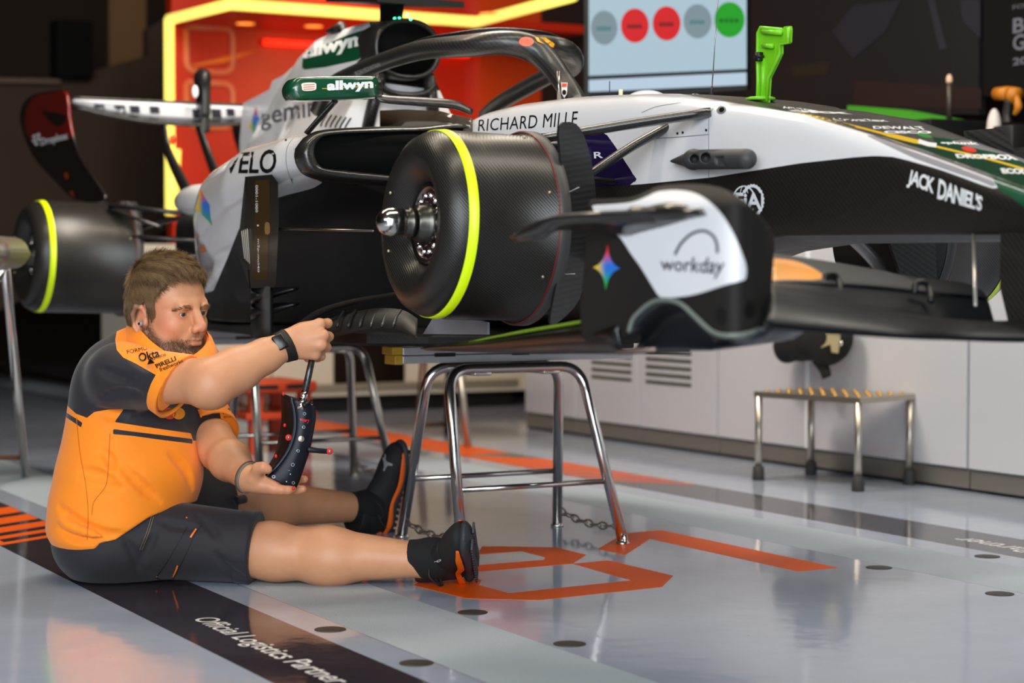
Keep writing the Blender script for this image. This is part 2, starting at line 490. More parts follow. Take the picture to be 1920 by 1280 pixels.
def text_flat(s, bold=0.0, space=1.0, shear=0.0):
    """lettering as flat faces; x from 0 to 1 over its length, y in the same unit"""
    cu = bpy.data.curves.new('lettering', 'FONT'); cu.body = s; cu.size = 1.0; cu.resolution_u = 3; cu.fill_mode = 'FRONT'
    cu.offset = 0.0 if 'M' in s else bold; cu.space_character = space; cu.shear = shear
    o = bpy.data.objects.new('lettering', cu); COL.objects.link(o)
    dg = bpy.context.evaluated_depsgraph_get(); me = bpy.data.meshes.new_from_object(o.evaluated_get(dg))
    v = np.array([p.co[:2] for p in me.vertices]).reshape(-1, 2); f = [list(p.vertices) for p in me.polygons]
    bpy.data.objects.remove(o); bpy.data.curves.remove(cu); bpy.data.meshes.remove(me)
    lo = v.min(0); hi = v.max(0)
    v = (v - lo) / (hi - lo)
    return v, f
def text_px(name, s, quad, bvh, mat, parent, bold=0.0, space=1.0, size=14, lift=0.0015, label=None, shear=0.0):
    """lettering filling the four photo corners (bottom-left, bottom-right, top-right, top-left), laid on a surface"""
    v, f = text_flat(s, bold, space, shear); q = np.asarray(quad, float)
    u = v[:, :1]; w = v[:, 1:]
    p = (1 - u) * (1 - w) * q[0] + u * (1 - w) * q[1] + u * w * q[2] + (1 - u) * w * q[3]
    p, f = refine(p, f, size)
    r = lay_px(p, f, bvh, lift)
    return None if r is None else obj(name, r, mat, parent, label, smooth=False)
def patch_px(name, poly, bvh, mat, parent, size=12, lift=0.001, smooth=0, label=None, attrs=None):
    P = smooth_poly(poly, smooth) if smooth else np.asarray(poly, float)
    p, f = refine(P, tri(P), size); r = lay_px(p, f, bvh, lift)
    return None if r is None else obj(name, r, mat, parent, label, smooth=False)
def text_flat3(name, s, o3, ux, uy, mat, parent, bold=0.0, space=1.0, lift=None, label=None):
    """flat lettering on a plane: corner, length vector, height vector"""
    v, f = text_flat(s, bold, space); o3 = np.asarray(o3, float)
    P = o3 + v[:, :1] * np.asarray(ux, float) + v[:, 1:] * np.asarray(uy, float)
    if lift is not None: P = P + np.asarray(lift, float)
    return obj(name, (P, f), mat, parent, label, smooth=False)
# ================================================================== SETTING
M = {}
# --- floor: glossy grey paint with two dark stripes and two anti-slip mats
def floor_mat():
    N = NT('floor_paint'); co = N.coords(); sp = N.n('ShaderNodeSeparateXYZ'); N.l(co, sp.inputs[0]); y = sp.outputs['Y']
    def band(a, b):
        return N.math('MULTIPLY', N.math('GREATER_THAN', y, a), N.math('LESS_THAN', y, b))
    nz = N.n('ShaderNodeTexNoise'); N.val(nz, 'Scale', 6.0); N.val(nz, 'Detail', 6.0); N.l(co, nz.inputs['Vector'])
    fine = N.n('ShaderNodeTexNoise'); N.val(fine, 'Scale', 260.0); N.val(fine, 'Detail', 2.0); N.l(co, fine.inputs['Vector'])
    base = N.mix(nz.outputs['Fac'], hexc('9ea8ba'), hexc('abb5c8'))
    mat_c = N.mix(fine.outputs['Fac'], hexc('8e9ba6'), hexc('b4c0ca'))
    st = N.math('ADD', band(-1.38, -1.102), band(1.17, 1.452)); mt = N.math('ADD', band(-1.0, -0.695), band(0.73, 1.045))
    dirt = N.n('ShaderNodeTexNoise'); N.val(dirt, 'Scale', 9.0); N.val(dirt, 'Detail', 8.0); N.val(dirt, 'Roughness', 0.7); N.l(co, dirt.inputs['Vector'])
    smear = N.n('ShaderNodeMapRange'); N.val(smear, 'From Min', 0.62); N.val(smear, 'From Max', 0.78); N.l(dirt.outputs['Fac'], smear.inputs['Value'])
    mat_c = N.mix(N.math('MULTIPLY', smear.outputs[0], 0.55), mat_c, hexc('6f767c'))
    col = N.mix(st, base, N.mix(nz.outputs['Fac'], hexc('2b262e'), hexc('39323a')))
    col = N.mix(mt, col, mat_c)
    seam = N.math('ADD', band(-1.0035, -1.0), band(0.7265, 0.73))
    col = N.mix(N.math('MULTIPLY', seam, 0.7), col, hexc('5a5f66'))
    # specks of grit
    vo = N.n('ShaderNodeTexVoronoi'); N.val(vo, 'Scale', 9.0); N.l(co, vo.inputs['Vector'])
    sp2 = N.math('LESS_THAN', vo.outputs['Distance'], 0.022)
    col = N.mix(N.math('MULTIPLY', sp2, 0.7), col, hexc('3a3d42'))
    N.l(col, N.b.inputs['Base Color'])
    r = N.math('ADD', N.math('MULTIPLY', mt, 0.42), N.math('ADD', N.math('MULTIPLY', nz.outputs['Fac'], 0.08), 0.045))
    N.l(r, N.b.inputs['Roughness']); N.b.inputs['IOR'].default_value = 1.55
    N.b.inputs['Specular IOR Level'].default_value = 0.5
    wav = N.n('ShaderNodeTexNoise'); N.val(wav, 'Scale', 14.0); N.val(wav, 'Detail', 4.0); N.l(co, wav.inputs['Vector'])
    bp = N.n('ShaderNodeBump'); N.val(bp, 'Strength', 0.05); N.val(bp, 'Distance', 0.01); N.l(wav.outputs['Fac'], bp.inputs['Height'])
    bp2 = N.n('ShaderNodeBump'); N.val(bp2, 'Distance', 0.003); N.l(N.math('MULTIPLY', mt, 0.5), bp2.inputs['Strength'])
    N.l(fine.outputs['Fac'], bp2.inputs['Height']); N.l(bp.outputs[0], bp2.inputs['Normal']); N.l(bp2.outputs[0], N.b.inputs['Normal'])
    return N.m
floor = struct('floor', box((-16, -9, -0.1), (10, 8, 0.0)), floor_mat(), smooth=False)
M['orange_floor'] = plain('orange_floor_paint', hexc('e25a06'), 0.42, spec=0.3)
M['white_letter'] = plain('white_lettering', hexc('dcdcdc'), 0.5)
M['cap'] = plain('floor_cap_metal', hexc('3c3833'), 0.45, metal=0.3)
def flat_mark(name, poly, mat=None, z=0.0006):
    P = np.array([(p[0], p[1], z / 2) for p in poly]); return obj(name, plate(P, z, (0, 0, 1)), mat or M['orange_floor'], floor, smooth=False)
# the big race number 8 1 painted between the mats
flat_mark('painted_number_stroke', [(-0.94, -0.19), (-1.085, -0.10), (-1.065, -0.051), (-0.964, 0.09), (-0.785, 0.09), (-0.655, -0.035), (-0.655, -0.40), (-0.76, -0.40), (-0.76, -0.07), (-0.80, -0.041), (-0.944, -0.041), (-0.944, -0.19)])
flat_mark('painted_number_stroke', [(-0.655, -0.034), (-0.662, 0.09), (-0.333, 0.097), (-0.19, -0.033), (-0.166, -0.422), (-0.275, -0.57), (-0.53, -0.60), (-0.655, -0.48), (-0.655, -0.40), (-0.52, -0.40), (-0.45, -0.444), (-0.295, -0.437), (-0.32, -0.045), (-0.392, -0.045)])
flat_mark('painted_number_stroke', [(-0.873, 0.182), (-1.135, 0.44), (-1.141, 0.585), (-0.231, 0.585), (-0.229, 0.445), (-0.984, 0.441), (-0.73, 0.191)])
# orange bands dissolving into slanted hatch on both dark stripes
def band_marks(x0, x1, x2, ya, yb, flip):
    flat_mark('painted_orange_band', [(x0, ya), (x1, ya), (x1, yb), (x0, yb)])
    n = 8
    for i in range(n):
        t = i / n; xa = x1 + (x2 - x1) * t; w = (x2 - x1) / n * (0.86 - 0.60 * t); sh = 0.34 * flip
        flat_mark('painted_orange_band', [(xa + 0.004, ya + .004), (xa + w, ya + .004), (xa + w + sh, yb - .004), (xa + sh + 0.004, yb - .004)])
band_marks(-7.0, -3.75, -2.45, 1.172, 1.450, 1)
for i, (a, b) in enumerate([(-2.62, -2.46), (-2.38, -2.24), (-2.17, -2.06), (-1.99, -1.93), (-1.86, -1.815)]):
    flat_mark('painted_orange_band', [(a, -1.376), (b, -1.376), (b - 0.16, -1.106), (a - 0.16, -1.106)])
flat_mark('painted_orange_band', [(-2.9, -1.376), (-1.84, -1.376), (-1.86, -1.352), (-2.9, -1.352)], z=0.0009)
text_flat3('stripe_lettering', 'Official Logistics Partner', (-0.335, -1.302, 0.0004), (0.835, 0, 0), (0, 0.078, 0), M['white_letter'], floor, bold=0.008)
text_flat3('stripe_lettering', 'Official Tools Partner', (0.42, 1.33, 0.0004), (-0.95, 0, 0), (0, -0.085, 0), M['white_letter'], floor, bold=0.008)
for x, y in [(-0.048, -1.046), (0.398, -1.039), (-0.089, -0.651), (0.371, -0.646), (-0.177, 0.686), (0.322, 0.673), (-0.193, 1.104)]:
    obj('floor_cap', lathe((x, y, 0), (0, 0, 1), [(-0.004, 0.037), (0.0012, 0.037), (0.0016, 0.034)], 40), M['cap'], floor)
# scraps of tape residue beside the front shoe (flecks stuck to the paint)

# --- walls, ceiling
M['dark_wall'] = plain('dark_brown_wall', hexc('2e1d0d'), 0.85, noise=0.15, nscale=3)
M['black_wall'] = plain('black_wall', hexc('070605'), 0.85)
M['tan_wall'] = plain('tan_wall', hexc('6b4a22'), 0.7)
M['white_gloss'] = plain('white_gloss_panel', hexc('c3c4ca'), 0.16, coat=0.3)
M['grey_plinth'] = plain('aluminium_plinth', hexc('8c877f'), 0.45, metal=0.6)
M['black'] = plain('black_plastic', hexc('0c0c0d'), 0.5)
M['warm_white'] = plain('cream_panel', hexc('d6cdbc'), 0.35)
struct('wall_right', box((-16, 3.4, 0), (10, 3.5, 4.2)), M['black_wall'], smooth=False)
struct('wall_back', box((-14.1, -9, 0), (-14, 3.4, 4.2)), M['dark_wall'], smooth=False)
struct('wall_left', box((-14, -9.1, 0), (-2.6, -9, 4.2)), M['dark_wall'], smooth=False)
struct('ceiling', box((-14, -9, 4.2), (4.5, 3.4, 4.3)), M['dark_wall'], smooth=False)

def panel(name, lo, hi, mat, parent=None, bev=0.004, label=None):
    return obj(name, box(lo, hi, bev), mat, parent, label, smooth=False)

# white cabinets along the right side: units with hairline gaps and slotted vents
units = [(-4.95, -4.42), (-4.41, -3.815), (-3.805, -3.155), (-3.145, -2.487), (-2.477, -1.50), (-1.49, 0.30), (0.31, 1.8)]
lab = ['plain narrow white cabinet at the left end of the row, behind the near trestle',
       'white cabinet with the left one of the two slotted vents',
       'white cabinet with the right one of the two slotted vents',
       'plain white cabinet behind the dark hanging bag',
       'plain white cabinet behind the right half of the metal stool',
       'plain white cabinet to the right of the metal stool', 'plain white cabinet at the far right end of the row']
for i, ((a, b), l) in enumerate(zip(units, lab)):
    c = thing('storage_cabinet', l, 'cabinet', ((a + b) / 2, 2.5, 0), 'white cabinets along the wall')
    panel('body', (a, 2.215, 0.085), (b, 2.80, 1.02), M['white_gloss'], c)
    panel('door', (a + 0.003, 2.198, 0.09), (b - 0.003, 2.214, 1.015), M['white_gloss'], c, 0.002)
    if i in (1, 2):
        dk = plain('vent_dark', hexc('4c5148'), 0.6)
        v0, v1 = ((-4.255, -3.878), (-3.748, -3.36))[i - 1]
        for k in range(5):
            z = 0.312 + 0.0365 * k
            obj('vent_slot', obox(((v0 + v1) / 2, 2.1975, z), ((v1 - v0) / 2, 0.0025, 0.0085), None, 0.0015), dk, c)
    obj('plinth', box((a, 2.21, 0.012), (b, 2.75, 0.084), 0.003), M['grey_plinth'], c, smooth=False)
# light seam strips between two cabinets
struct('trim_1', box((-2.490, 2.19, 0.09), (-2.474, 2.2, 1.0)), plain('seam_white', hexc('e8eaee'), 0.3), smooth=False)

# cream cabinets at the back under the booth, with a dark appliance window
c = thing('low_cabinet', 'cream low cabinet with a dark window far behind the trestles', 'cabinet', (-6.8, 1.9, 0))
panel('body', (-7.2, 0.55, 0.10), (-6.5, 3.08, 1.0), M['warm_white'], c)
panel('plinth', (-7.15, 0.6, 0.0), (-6.56, 3.0, 0.10), M['black'], c)
panel('window', (-6.502, 1.75, 0.17), (-6.49, 2.22, 0.62), plain('dark_glass', hexc('1a1410'), 0.1), c)
for yy in (1.35, 2.62):
    panel('door_seam', (-6.5, yy, 0.12), (-6.494, yy + 0.012, 0.98), plain('seam_beige', hexc('8f8776'), 0.5), c, 0)  # door joints as thin darker strips
panel('rail', (-6.499, 0.6, 0.14), (-6.47, 3.0, 0.175), plain('rail_metal', hexc('a39a88'), 0.4, metal=0.4), c)

# --- orange booth with lit yellow edge
M['booth_red'] = plain('orange_red_panel', hexc('b42406'), 0.35, noise=0.10, nscale=2)
M['booth_orange'] = plain('orange_panel', hexc('c43c06'), 0.4)
M['led'] = plain('yellow_light_strip', hexc('ffd83a'), 0.4, emit=(1.0, 0.84, 0.17), estr=1.25)
M['faint'] = plain('faint_outline', hexc('cf6a40'), 0.5)
bx = -7.0
b = thing('exhibition_booth', 'orange-red booth outlined with a glowing yellow light strip, behind the car', 'booth', (-7.5, 2.4, 0))
obj('back_panel', box((bx - 0.10, 0.93, 1.0), (bx, 2.95, 2.62)), M['booth_red'], b, smooth=False)
obj('side_panel', box((bx - 0.05, 2.95, 1.0), (bx + 0.10, 3.80, 3.2)), M['booth_orange'], b, smooth=False)
e0 = on_x(320, 38, bx); zc = e0[2]
k0 = on_z(432, 8, zc); kk = on_z(705, 30, zc)
obj('canopy', plate([(bx, e0[1], zc), (k0[0], k0[1], zc), (k0[0], 3.3, zc), (bx, 3.3, zc)], 0.05, (0, 0, 1)), M['booth_red'], b, smooth=False)
def bar(name, a, c_, r=0.031, mat=None, par=None):
    return obj(name, tube([a, c_], r, 8), mat or M['led'], par)
bar('light_strip', V(bx + .03, e0[1] - .02, 1.18), V(bx + .03, e0[1] - .02, zc), par=b)
bar('light_strip', V(bx + .03, e0[1] - .02, zc), V(k0[0], k0[1], zc), par=b)
bar('light_strip', V(k0[0], k0[1], zc), V(k0[0], 2.55, zc), par=b)
bar('light_strip', V(k0[0], 2.55, zc), V(k0[0] + 1.2, 2.52, zc), par=b)
bar('light_strip', on_x(322, 395, bx + .06), on_x(327, 280, bx + .06), 0.04, par=b)
lamp = plain('downlight_glow', hexc('ffb060'), 0.4, emit=lin((1.0, 0.55, 0.2)), estr=1.6)
for px_, py_ in ((460, 45), (588, 50), (917, 27)):
    p = on_z(px_, py_, zc - 0.027); obj('downlight', lathe(p, (0, 0, 1), [(0, 0.055), (0.004, 0.055)], 20), lamp, b)
obj('glow_strip', tube([V(bx + .04, 1.5, zc - .10), V(bx + .04, 2.9, zc - .10)], 0.02, 8), plain('red_light_strip', hexc('ff2a10'), 0.4, emit=lin((1.0, 0.16, 0.05)), estr=1.6), b)
for py0, py1 in ((50, 137), (155, 240)):      # rounded outline lettering on the back panel
    q = [on_x(x, y, bx + 0.004) for x, y in ((350, py0), (437, py0 + 2), (437, py1), (350, py1 - 3))]
    obj('outline_lettering', tube(bent([q[0], q[1], q[2], q[3], q[0]], 0.07), 0.022, 6), M['faint'], b)
q = [on_x(x, y, bx + 0.004) for x, y in ((360, 123), (420, 112), (480, 95))]
obj('outline_lettering', tube(q, [0.005, 0.022, 0.004], 6, 4), plain('orange_swoosh', hexc('e8781c'), 0.5), b)
area_light('booth_lamp', (-6.2, 2.0, 2.35), (-7.0, 2.0, 1.7), 0.6, 1.6, 11, (1.0, 0.42, 0.16))

# dark panels of the far left
struct('wall_partition', plate([on_x(x, y, -9.0) for x, y in ((108, 152), (272, 106), (272, 55), (318, 30), (330, 420), (-250, 700), (-250, 160))], 0.10, (1, 0, 0)), M['dark_wall'], smooth=False)
struct('trim_2', plate([on_x(x, y, -8.9) for x, y in ((-60, 146), (112, 149), (112, 157), (-60, 154))], 0.05, (1, 0, 0)), plain('tan_ledge', hexc('4a3626'), 0.6), smooth=False)
struct('trim_3', plate([on_x(x, y, -10.5) for x, y in ((203, -60), (272, -60), (272, 110), (203, 125))], 0.05, (1, 0, 0)), M['tan_wall'], smooth=False)
t = obj('equipment_rack', box((-8.98, 0.73, 2.155), (-8.80, 0.99, 2.545), 0.02), plain('rack_black', (0.003, 0.003, 0.003), 0.9, spec=0.1)); tag(t, 'black box unit on the ledge in the dark upper left corner', 'rack')

# --- screen with five discs, and a dark poster wall
def disc3(c, ux, uy, r, n=40):
    a = np.linspace(0, 2 * math.pi, n, endpoint=False); return c + r * np.cos(a)[:, None] * ux + r * np.sin(a)[:, None] * uy
dl, dr = 8.35, 8.0
tvq = [at(1103, -70, dl), at(1402, -95, dr), at(1402, 165, dr), at(1103, 185, dl)]
ux = unit(tvq[1] - tvq[0]); uy = V(0, 0, 1.0); nn = unit(np.cross(ux, uy))
if nn @ (CAM - tvq[0]) < 0: nn = -nn
tv = thing('wall_screen', 'large pale blue screen showing five coloured discs', 'screen', tvq[3])
def on_tv(x, y, lift=0.0):
    r = ray(x, y); return CAM + r * (((tvq[0] - CAM) @ nn + lift) / (r @ nn))
obj('frame', plate([on_tv(x, y, -0.035) for x, y in ((1100, -70), (1404, -95), (1404, 168), (1100, 186))], 0.05, nn), M['black'], tv, smooth=False)
scr = lambda c, e: plain('screen_' + c, (0.01, 0.01, 0.01), 0.5, spec=0.0, emit=hexc(c), estr=e * 1.25)
obj('screen', plate([on_tv(x, y) for x, y in ((1105, -62), (1399, -88), (1399, 129), (1105, 142))], 0.01, nn), scr('a9c2cf', 0.80), tv, smooth=False)
obj('screen', plate([on_tv(x, y) for x, y in ((1105, 150), (1399, 136), (1399, 159), (1105, 172))], 0.01, nn), scr('b5cbdc', 0.80), tv, smooth=False)
for (x, y, rx, ry), c in zip([(1133, 52, 24.5, 32), (1190.5, 48, 26, 32), (1250, 44, 26, 32), (1308, 40, 26, 32), (1368, 37, 28, 33)], ['7f929b', 'd81a22', 'd81a22', '7f929b', '12a01c']):
    a = np.linspace(0, 2 * math.pi, 40, endpoint=False)
    obj('disc', plate([on_tv(x + rx * math.cos(q), y + ry * math.sin(q), 0.006) for q in a], 0.004, nn), scr(c, 0.75), tv, smooth=False)
    ln = 14 if c != '12a01c' else 19
    for k in range(4):
        obj('disc_lettering', plate([on_tv(x - ln + k * ln / 2 + dx, y + 2 + dy, 0.009) for dx, dy in ((0, -4), (ln * .36, -4), (ln * .36, 3), (0, 3))], 0.002, nn), scr('55' + c[2:] if c != '12a01c' else '0a7c14', 0.5), tv, smooth=False)
M['poster'] = painted('poster_print', hexc('050509'), [], 0.6, 0.0, noise=1.2, nscale=3)
p = thing('poster_panel', 'large near-black poster panel behind the green bracket', 'poster', on_y(1650, 200, 2.9))
q = [on_y(x, y, 2.9) for x, y in ((1404, -60), (1842, -90), (1842, 215), (1404, 205))]
obj('board', plate(q, 0.04, (0, 1, 0)), M['poster'], p, smooth=False)
for poly, c in (([(1560, 60), (1600, 10), (1690, 0), (1660, 60), (1600, 110)], '23212f'), ([(1740, 0), (1752, 0), (1775, 90), (1762, 96)], '2c2b38'), ([(1800, 0), (1838, 0), (1838, 72), (1805, 40)], '262433'),
                ([(1600, 150), (1840, 165), (1840, 205), (1600, 200)], '2a0f0a'), ([(1480, 125), (1560, 115), (1550, 140), (1490, 145)], '241d0a')):
    obj('printed_shape', plate([on_y(x, y, 2.878) for x, y in poly], 0.003, (0, 1, 0)), plain('print_' + c, tuple(q * 0.5 for q in hexc(c)), 0.6), p, smooth=False)
p = thing('event_poster', 'black poster at the right edge with large pale B and G lettering', 'poster', on_y(1880, 200, 2.9))
q = [on_y(x, y, 2.9) for x, y in ((1850, -90), (2050, -110), (2050, 190), (1850, 180))]
obj('board', plate(q, 0.04, (0, 1, 0)), plain('poster_black', hexc('0b0a0b'), 0.4), p, smooth=False)
pl = plain('poster_letter', hexc('6a6874'), 0.5)
for s, x0, y0, x1, h in (('B', 1899, 63, 1921, 28), ('G', 1899, 96, 1922, 30), ('20', 1899, 123, 1926, 14), ('FORM', 1899, 18, 1945, 8)):
    a = on_y(x0, y0, 2.876); b2 = on_y(x1, y0, 2.876); c2 = on_y(x0, y0 - h, 2.876)
    text_flat3('poster_lettering', s, a, V(b2[0] - a[0], 0, 0), V(0, 0, c2[2] - a[2]), pl, p, bold=0.02)
uc = thing('upper_cabinet', 'low black cabinet unit on the white cabinets, under the slim green board', 'cabinet', (-2.3, 2.6, 1.02), 'black units on the white cabinets')
panel('body', (-2.85, 2.32, 1.0205), (-1.86, 2.82, 1.446), M['black'], uc); panel('door', (-2.84, 2.312, 1.03), (-1.87, 2.32, 1.435), M['black_wall'], uc)
uc = thing('upper_cabinet', 'lower black cabinet unit on the white cabinets, under the power drill', 'cabinet', (-1.6, 2.6, 1.02), 'black units on the white cabinets')
panel('body', (-1.85, 2.32, 1.0205), (-1.2, 2.82, 1.30), M['black'], uc); panel('door', (-1.84, 2.312, 1.03), (-1.21, 2.32, 1.29), M['black_wall'], uc)
t = obj('green_edge_board', plate([on_y(x, y, 2.55) for x, y in ((1597, 198), (1700, 206), (1800, 224), (1797, 228), (1750, 228.5), (1610, 216), (1597, 210))], 0.05, (0, 1, 0)), plain('green_board', hexc('3f8f23'), 0.5), smooth=False)
tag(t, 'slim bright green board lying behind the nose of the car', 'board')
t = obj('supply_pole', tube([V(-1.951, 2.5, 1.446), on_y(1780, 148, 2.5)], 0.012, 10), plain('pole_grey', hexc('4a413a'), 0.4, metal=0.5)); tag(t, 'thin upright pole with a pale tip before the dark poster', 'pole')
obj('pole_tip', ellipsoid(on_y(1780, 150, 2.5), (0.013, 0.013, 0.024)), plain('pole_tip_peach', hexc('e0b596'), 0.4), t)
# drill hanging over the nose on the far side
dp = lambda x, y: on_y(x, y, 2.5)
d = thing('power_drill', 'yellow and black power drill behind the nose at the right edge', 'drill', dp(1890, 240))
yl = plain('drill_yellow', hexc('b8700f'), 0.5); bk = plain('drill_black', hexc('1b1a19'), 0.5)
obj('body', join(tube([dp(1868, 176), dp(1893, 175)], [0.026, 0.028], 14), tube([dp(1893, 175), dp(1906, 180)], [0.028, 0.034], 14)), yl, d)
obj('handle', tube([dp(1893, 185), dp(1888, 215), dp(1890, 232)], [0.019, 0.016, 0.018], 10, 4), bk, d)
obj('battery', box(dp(1875, 252) * V(1, 1, 0) + V(0, -0.04, 1.3005), dp(1912, 252) * V(1, 1, 0) + V(0, 0.04, dp(1890, 236)[2]), 0.006), bk, d)
obj('side_grip', tube([dp(1905, 180), dp(1909, 200), dp(1902, 215)], [0.014, 0.016, 0.008], 10, 4), yl, d)
t = obj('folded_cloth', ellipsoid(dp(1864, 250) * V(1, 1, 0) + V(0, 0, 1.39), (0.030, 0.03, 0.0895)), plain('cloth_white', hexc('d0c6c0'), 0.8)); tag(t, 'small white cloth beside the power drill', 'cloth')

# --- metal stool
S = [V(-2.224, 1.751), V(-1.713, 1.852), V(-1.804, 2.185), V(-2.286, 2.066)]
st = thing('step_stool', 'low metal step stool with a studded top in front of the white cabinets', 'stool', (-2.0, 1.97, 0))
M['steel'] = plain('brushed_steel', hexc('b9b2a6'), 0.3, metal=0.9)
M['chrome'] = plain('polished_steel', hexc('dad7d3'), 0.17, metal=1.0)
M['rubber'] = plain('black_rubber', hexc('2a2a2b'), 0.7)
ctr = sum(S) / 4
for p in S:
    q = ctr + (p - ctr) * 0.985
    l = obj('leg', tube([(q[0], q[1], 0.03), (q[0], q[1], 0.338)], 0.0145, 12), M['steel'], st)
    obj('rubber_foot', lathe((q[0], q[1], 0), (0, 0, 1), [(0, 0.024), (0.008, 0.025), (0.055, 0.022), (0.058, 0.016)], 20), M['rubber'], l)
P = [ctr + (p - ctr) * 1.05 for p in S]
obj('top', plate([(p[0], p[1], 0.346) for p in P], 0.022, (0, 0, 1)), M['steel'], st, smooth=False)
sm = plain('brass_stud', hexc('b8904f'), 0.4, metal=0.7); bs = []
for i in range(9):
    for j in range(5):
        u, v = (i + 0.6) / 9.2, (j + 0.6) / 5.2
        q = (1 - u) * (1 - v) * P[0] + u * (1 - v) * P[1] + u * v * P[2] + (1 - u) * v * P[3]
        obj('stud', ellipsoid((q[0], q[1], 0.357), (0.011, 0.011, 0.009), None, 10, 6), sm, st)
# --- dark bag hanging on the cabinet front
bg = thing('hanging_bag', 'black bag with a beige label hanging on the white cabinet above the stool', 'bag', on_y(1520, 700, 2.12))
hb = lambda x, y, Y=2.10: on_y(x, y, Y)
s = Sdf()
s.ell(hb(1500, 640), (0.13, 0.06, 0.085), k=0.03).ell(hb(1475, 648), (0.07, 0.05, 0.075), k=0.03).ell(hb(1550, 640), (0.12, 0.06, 0.10), k=0.03).ell(hb(1570, 625), (0.08, 0.055, 0.10), k=0.03)
s.cone(hb(1520, 590), hb(1520, 640), 0.06, 0.07, k=0.03)
obj('body', s.mesh(0.012), plain('black_canvas', hexc('0b0b0e'), 0.85, bump=0.3, bscale=60), bg)
obj('strap', tube([hb(1532, 670, 2.10), hb(1545, 690, 2.10), hb(1550, 706, 2.10)], [0.035, 0.03, 0.028], 10, 4, flat=0.5, up=(0, 1, 0)), plain('strap_black', hexc('0e0e10'), 0.8), bg)
obj('label_tag', plate([hb(x, y, 2.045) for x, y in ((1541, 622), (1575, 622), (1574, 640), (1571, 662), (1560, 660), (1558, 645), (1541, 652))], 0.006, (0, 1, 0)), plain('beige_tag', hexc('a89c78'), 0.8), bg, smooth=False)
obj('buckle', ellipsoid(hb(1576, 643, 2.05), (0.012, 0.006, 0.012)), M['chrome'], bg)
obj('hook', tube([hb(1520, 560, 2.184), hb(1520, 585, 2.16), hb(1520, 592, 2.13)], 0.012, 8, 3), M['steel'], bg)

# --- trestles: two chromed inverted U frames hinged at the top, stretchers and chains
def chain_links(a, b, n, r=0.011, sag=0.02):
    vf = []; a = np.asarray(a, float); b = np.asarray(b, float)
    for i in range(n):
        t0 = i / n; t1 = (i + 1) / n; p = a + (b - a) * t0; q = a + (b - a) * t1
        p = p - V(0, 0, sag * 4 * t0 * (1 - t0)); q = q - V(0, 0, sag * 4 * t1 * (1 - t1))
        m = (p + q) / 2; L = np.linalg.norm(q - p) * 0.62; t = unit(q - p); s_, w_ = frame_along(t); s_ = s_ if i % 2 else w_
        a8 = np.linspace(0, 2 * math.pi, 12, endpoint=False)
        loop = [m + t * L * math.cos(x) + s_ * r * math.sin(x) for x in a8]; loop.append(loop[0])
        vf.append(tube(loop, 0.0032, 6, cap=False))
    return join(*vf)
M['chrome_warm'] = plain('worn_steel', hexc('bdb7ae'), 0.2, metal=1.0, noise=0.12, nscale=25)
def trestle(name, label, dx, dy, mat, beam=True, grp='steel trestles under the car'):
    o = V(dx, dy, 0); tr = thing(name, label, 'trestle', o + V(-1.15, 0.03, 0), grp)
    zt = 0.542
    U = {}
    for key, xf, xt, ya, yb in (('front', -0.925, -1.085, -0.25, 0.303), ('rear', -1.385, -1.215, -0.226, 0.337)):
        l0 = o + V(xf, ya, 0.012); r0 = o + V(xf, yb, 0.012); l1 = o + V(xt, -0.215, zt); r1 = o + V(xt, 0.245, zt)
        U[key] = (l0, r0, l1, r1)
        obj('frame', tube(bent([l0, l1, r1, r0], 0.075, 8), 0.0165, 14, up=(1, 0, 0)), mat, tr)
        lv = lambda a, b, z: a + (b - a) * ((z - a[2]) / (b[2] - a[2]))
        obj('stretcher', tube([lv(l0, l1, 0.19), lv(r0, r1, 0.19)], 0.0085, 10), mat, tr)
        for f0 in (l0, r0):
            obj('foot', lathe((f0[0], f0[1], 0), (0, 0, 1), [(0, 0.021), (0.006, 0.022), (0.010, 0.016), (0.03, 0.014)], 16), mat, tr)
    for a, b in ((0, 0), (1, 1)):
        obj('chain', chain_links(U['rear'][a] + V(.012, 0, .045), U['front'][b] + V(-.012, 0, .045), 9), M['steel'], tr)
    for y in (-0.12, 0.12):
        obj('hinge_block', obox(o + V(-1.15, y + 0.02, zt - 0.012), (0.075, 0.03, 0.010), None, 0.004), mat, tr)
    return tr
M['alu'] = plain('extruded_aluminium', hexc('c9cacc'), 0.38, metal=0.55)
M['yellow_cap'] = plain('yellow_end_cap', hexc('c9a12a'), 0.5, noise=0.2)
def beam(label, dx, dy):
    o = V(dx, dy, 0); z0, z1 = 0.5595, 0.609
    b_ = thing('support_beam', label, 'beam', o + V(-1.15, 0.05, z0), 'aluminium beams on the trestles')
    obj('profile', join(box(o + V(-1.185, -0.35, z0), o + V(-1.115, 0.46, (z0 + z1) / 2 - 0.001), 0.002), box(o + V(-1.185, -0.35, (z0 + z1) / 2 + 0.001), o + V(-1.115, 0.46, z1), 0.002)), M['alu'], b_, smooth=False)
    e = obj('end_cap', join(box(o + V(-1.187, -0.378, z0 - 0.002), o + V(-1.113, -0.3505, z1 - 0.023), 0.003), box(o + V(-1.187, -0.386, z1 - 0.022), o + V(-1.113, -0.3505, z1 + 0.002), 0.003)), M['yellow_cap'], b_, smooth=False)
    for y, w in ((-0.21, 0.035), (0.05, 0.03)):
        obj('slot', obox(o + V(-1.1145, y, (z0 + z1) / 2), (0.0012, w, 0.006)), M['black'], b_, smooth=False)
    return b_
trestle('steel_trestle', 'chromed trestle under the front of the car, nearest, chains between its feet', 0, 0, M['chrome'])
trestle('steel_trestle', 'steel trestle under the rear of the car, seen behind the black hand-held gauge', -1.77, 0.06, M['chrome_warm'])
beam('aluminium beam with a yellow end cap on the near trestle', 0, 0)
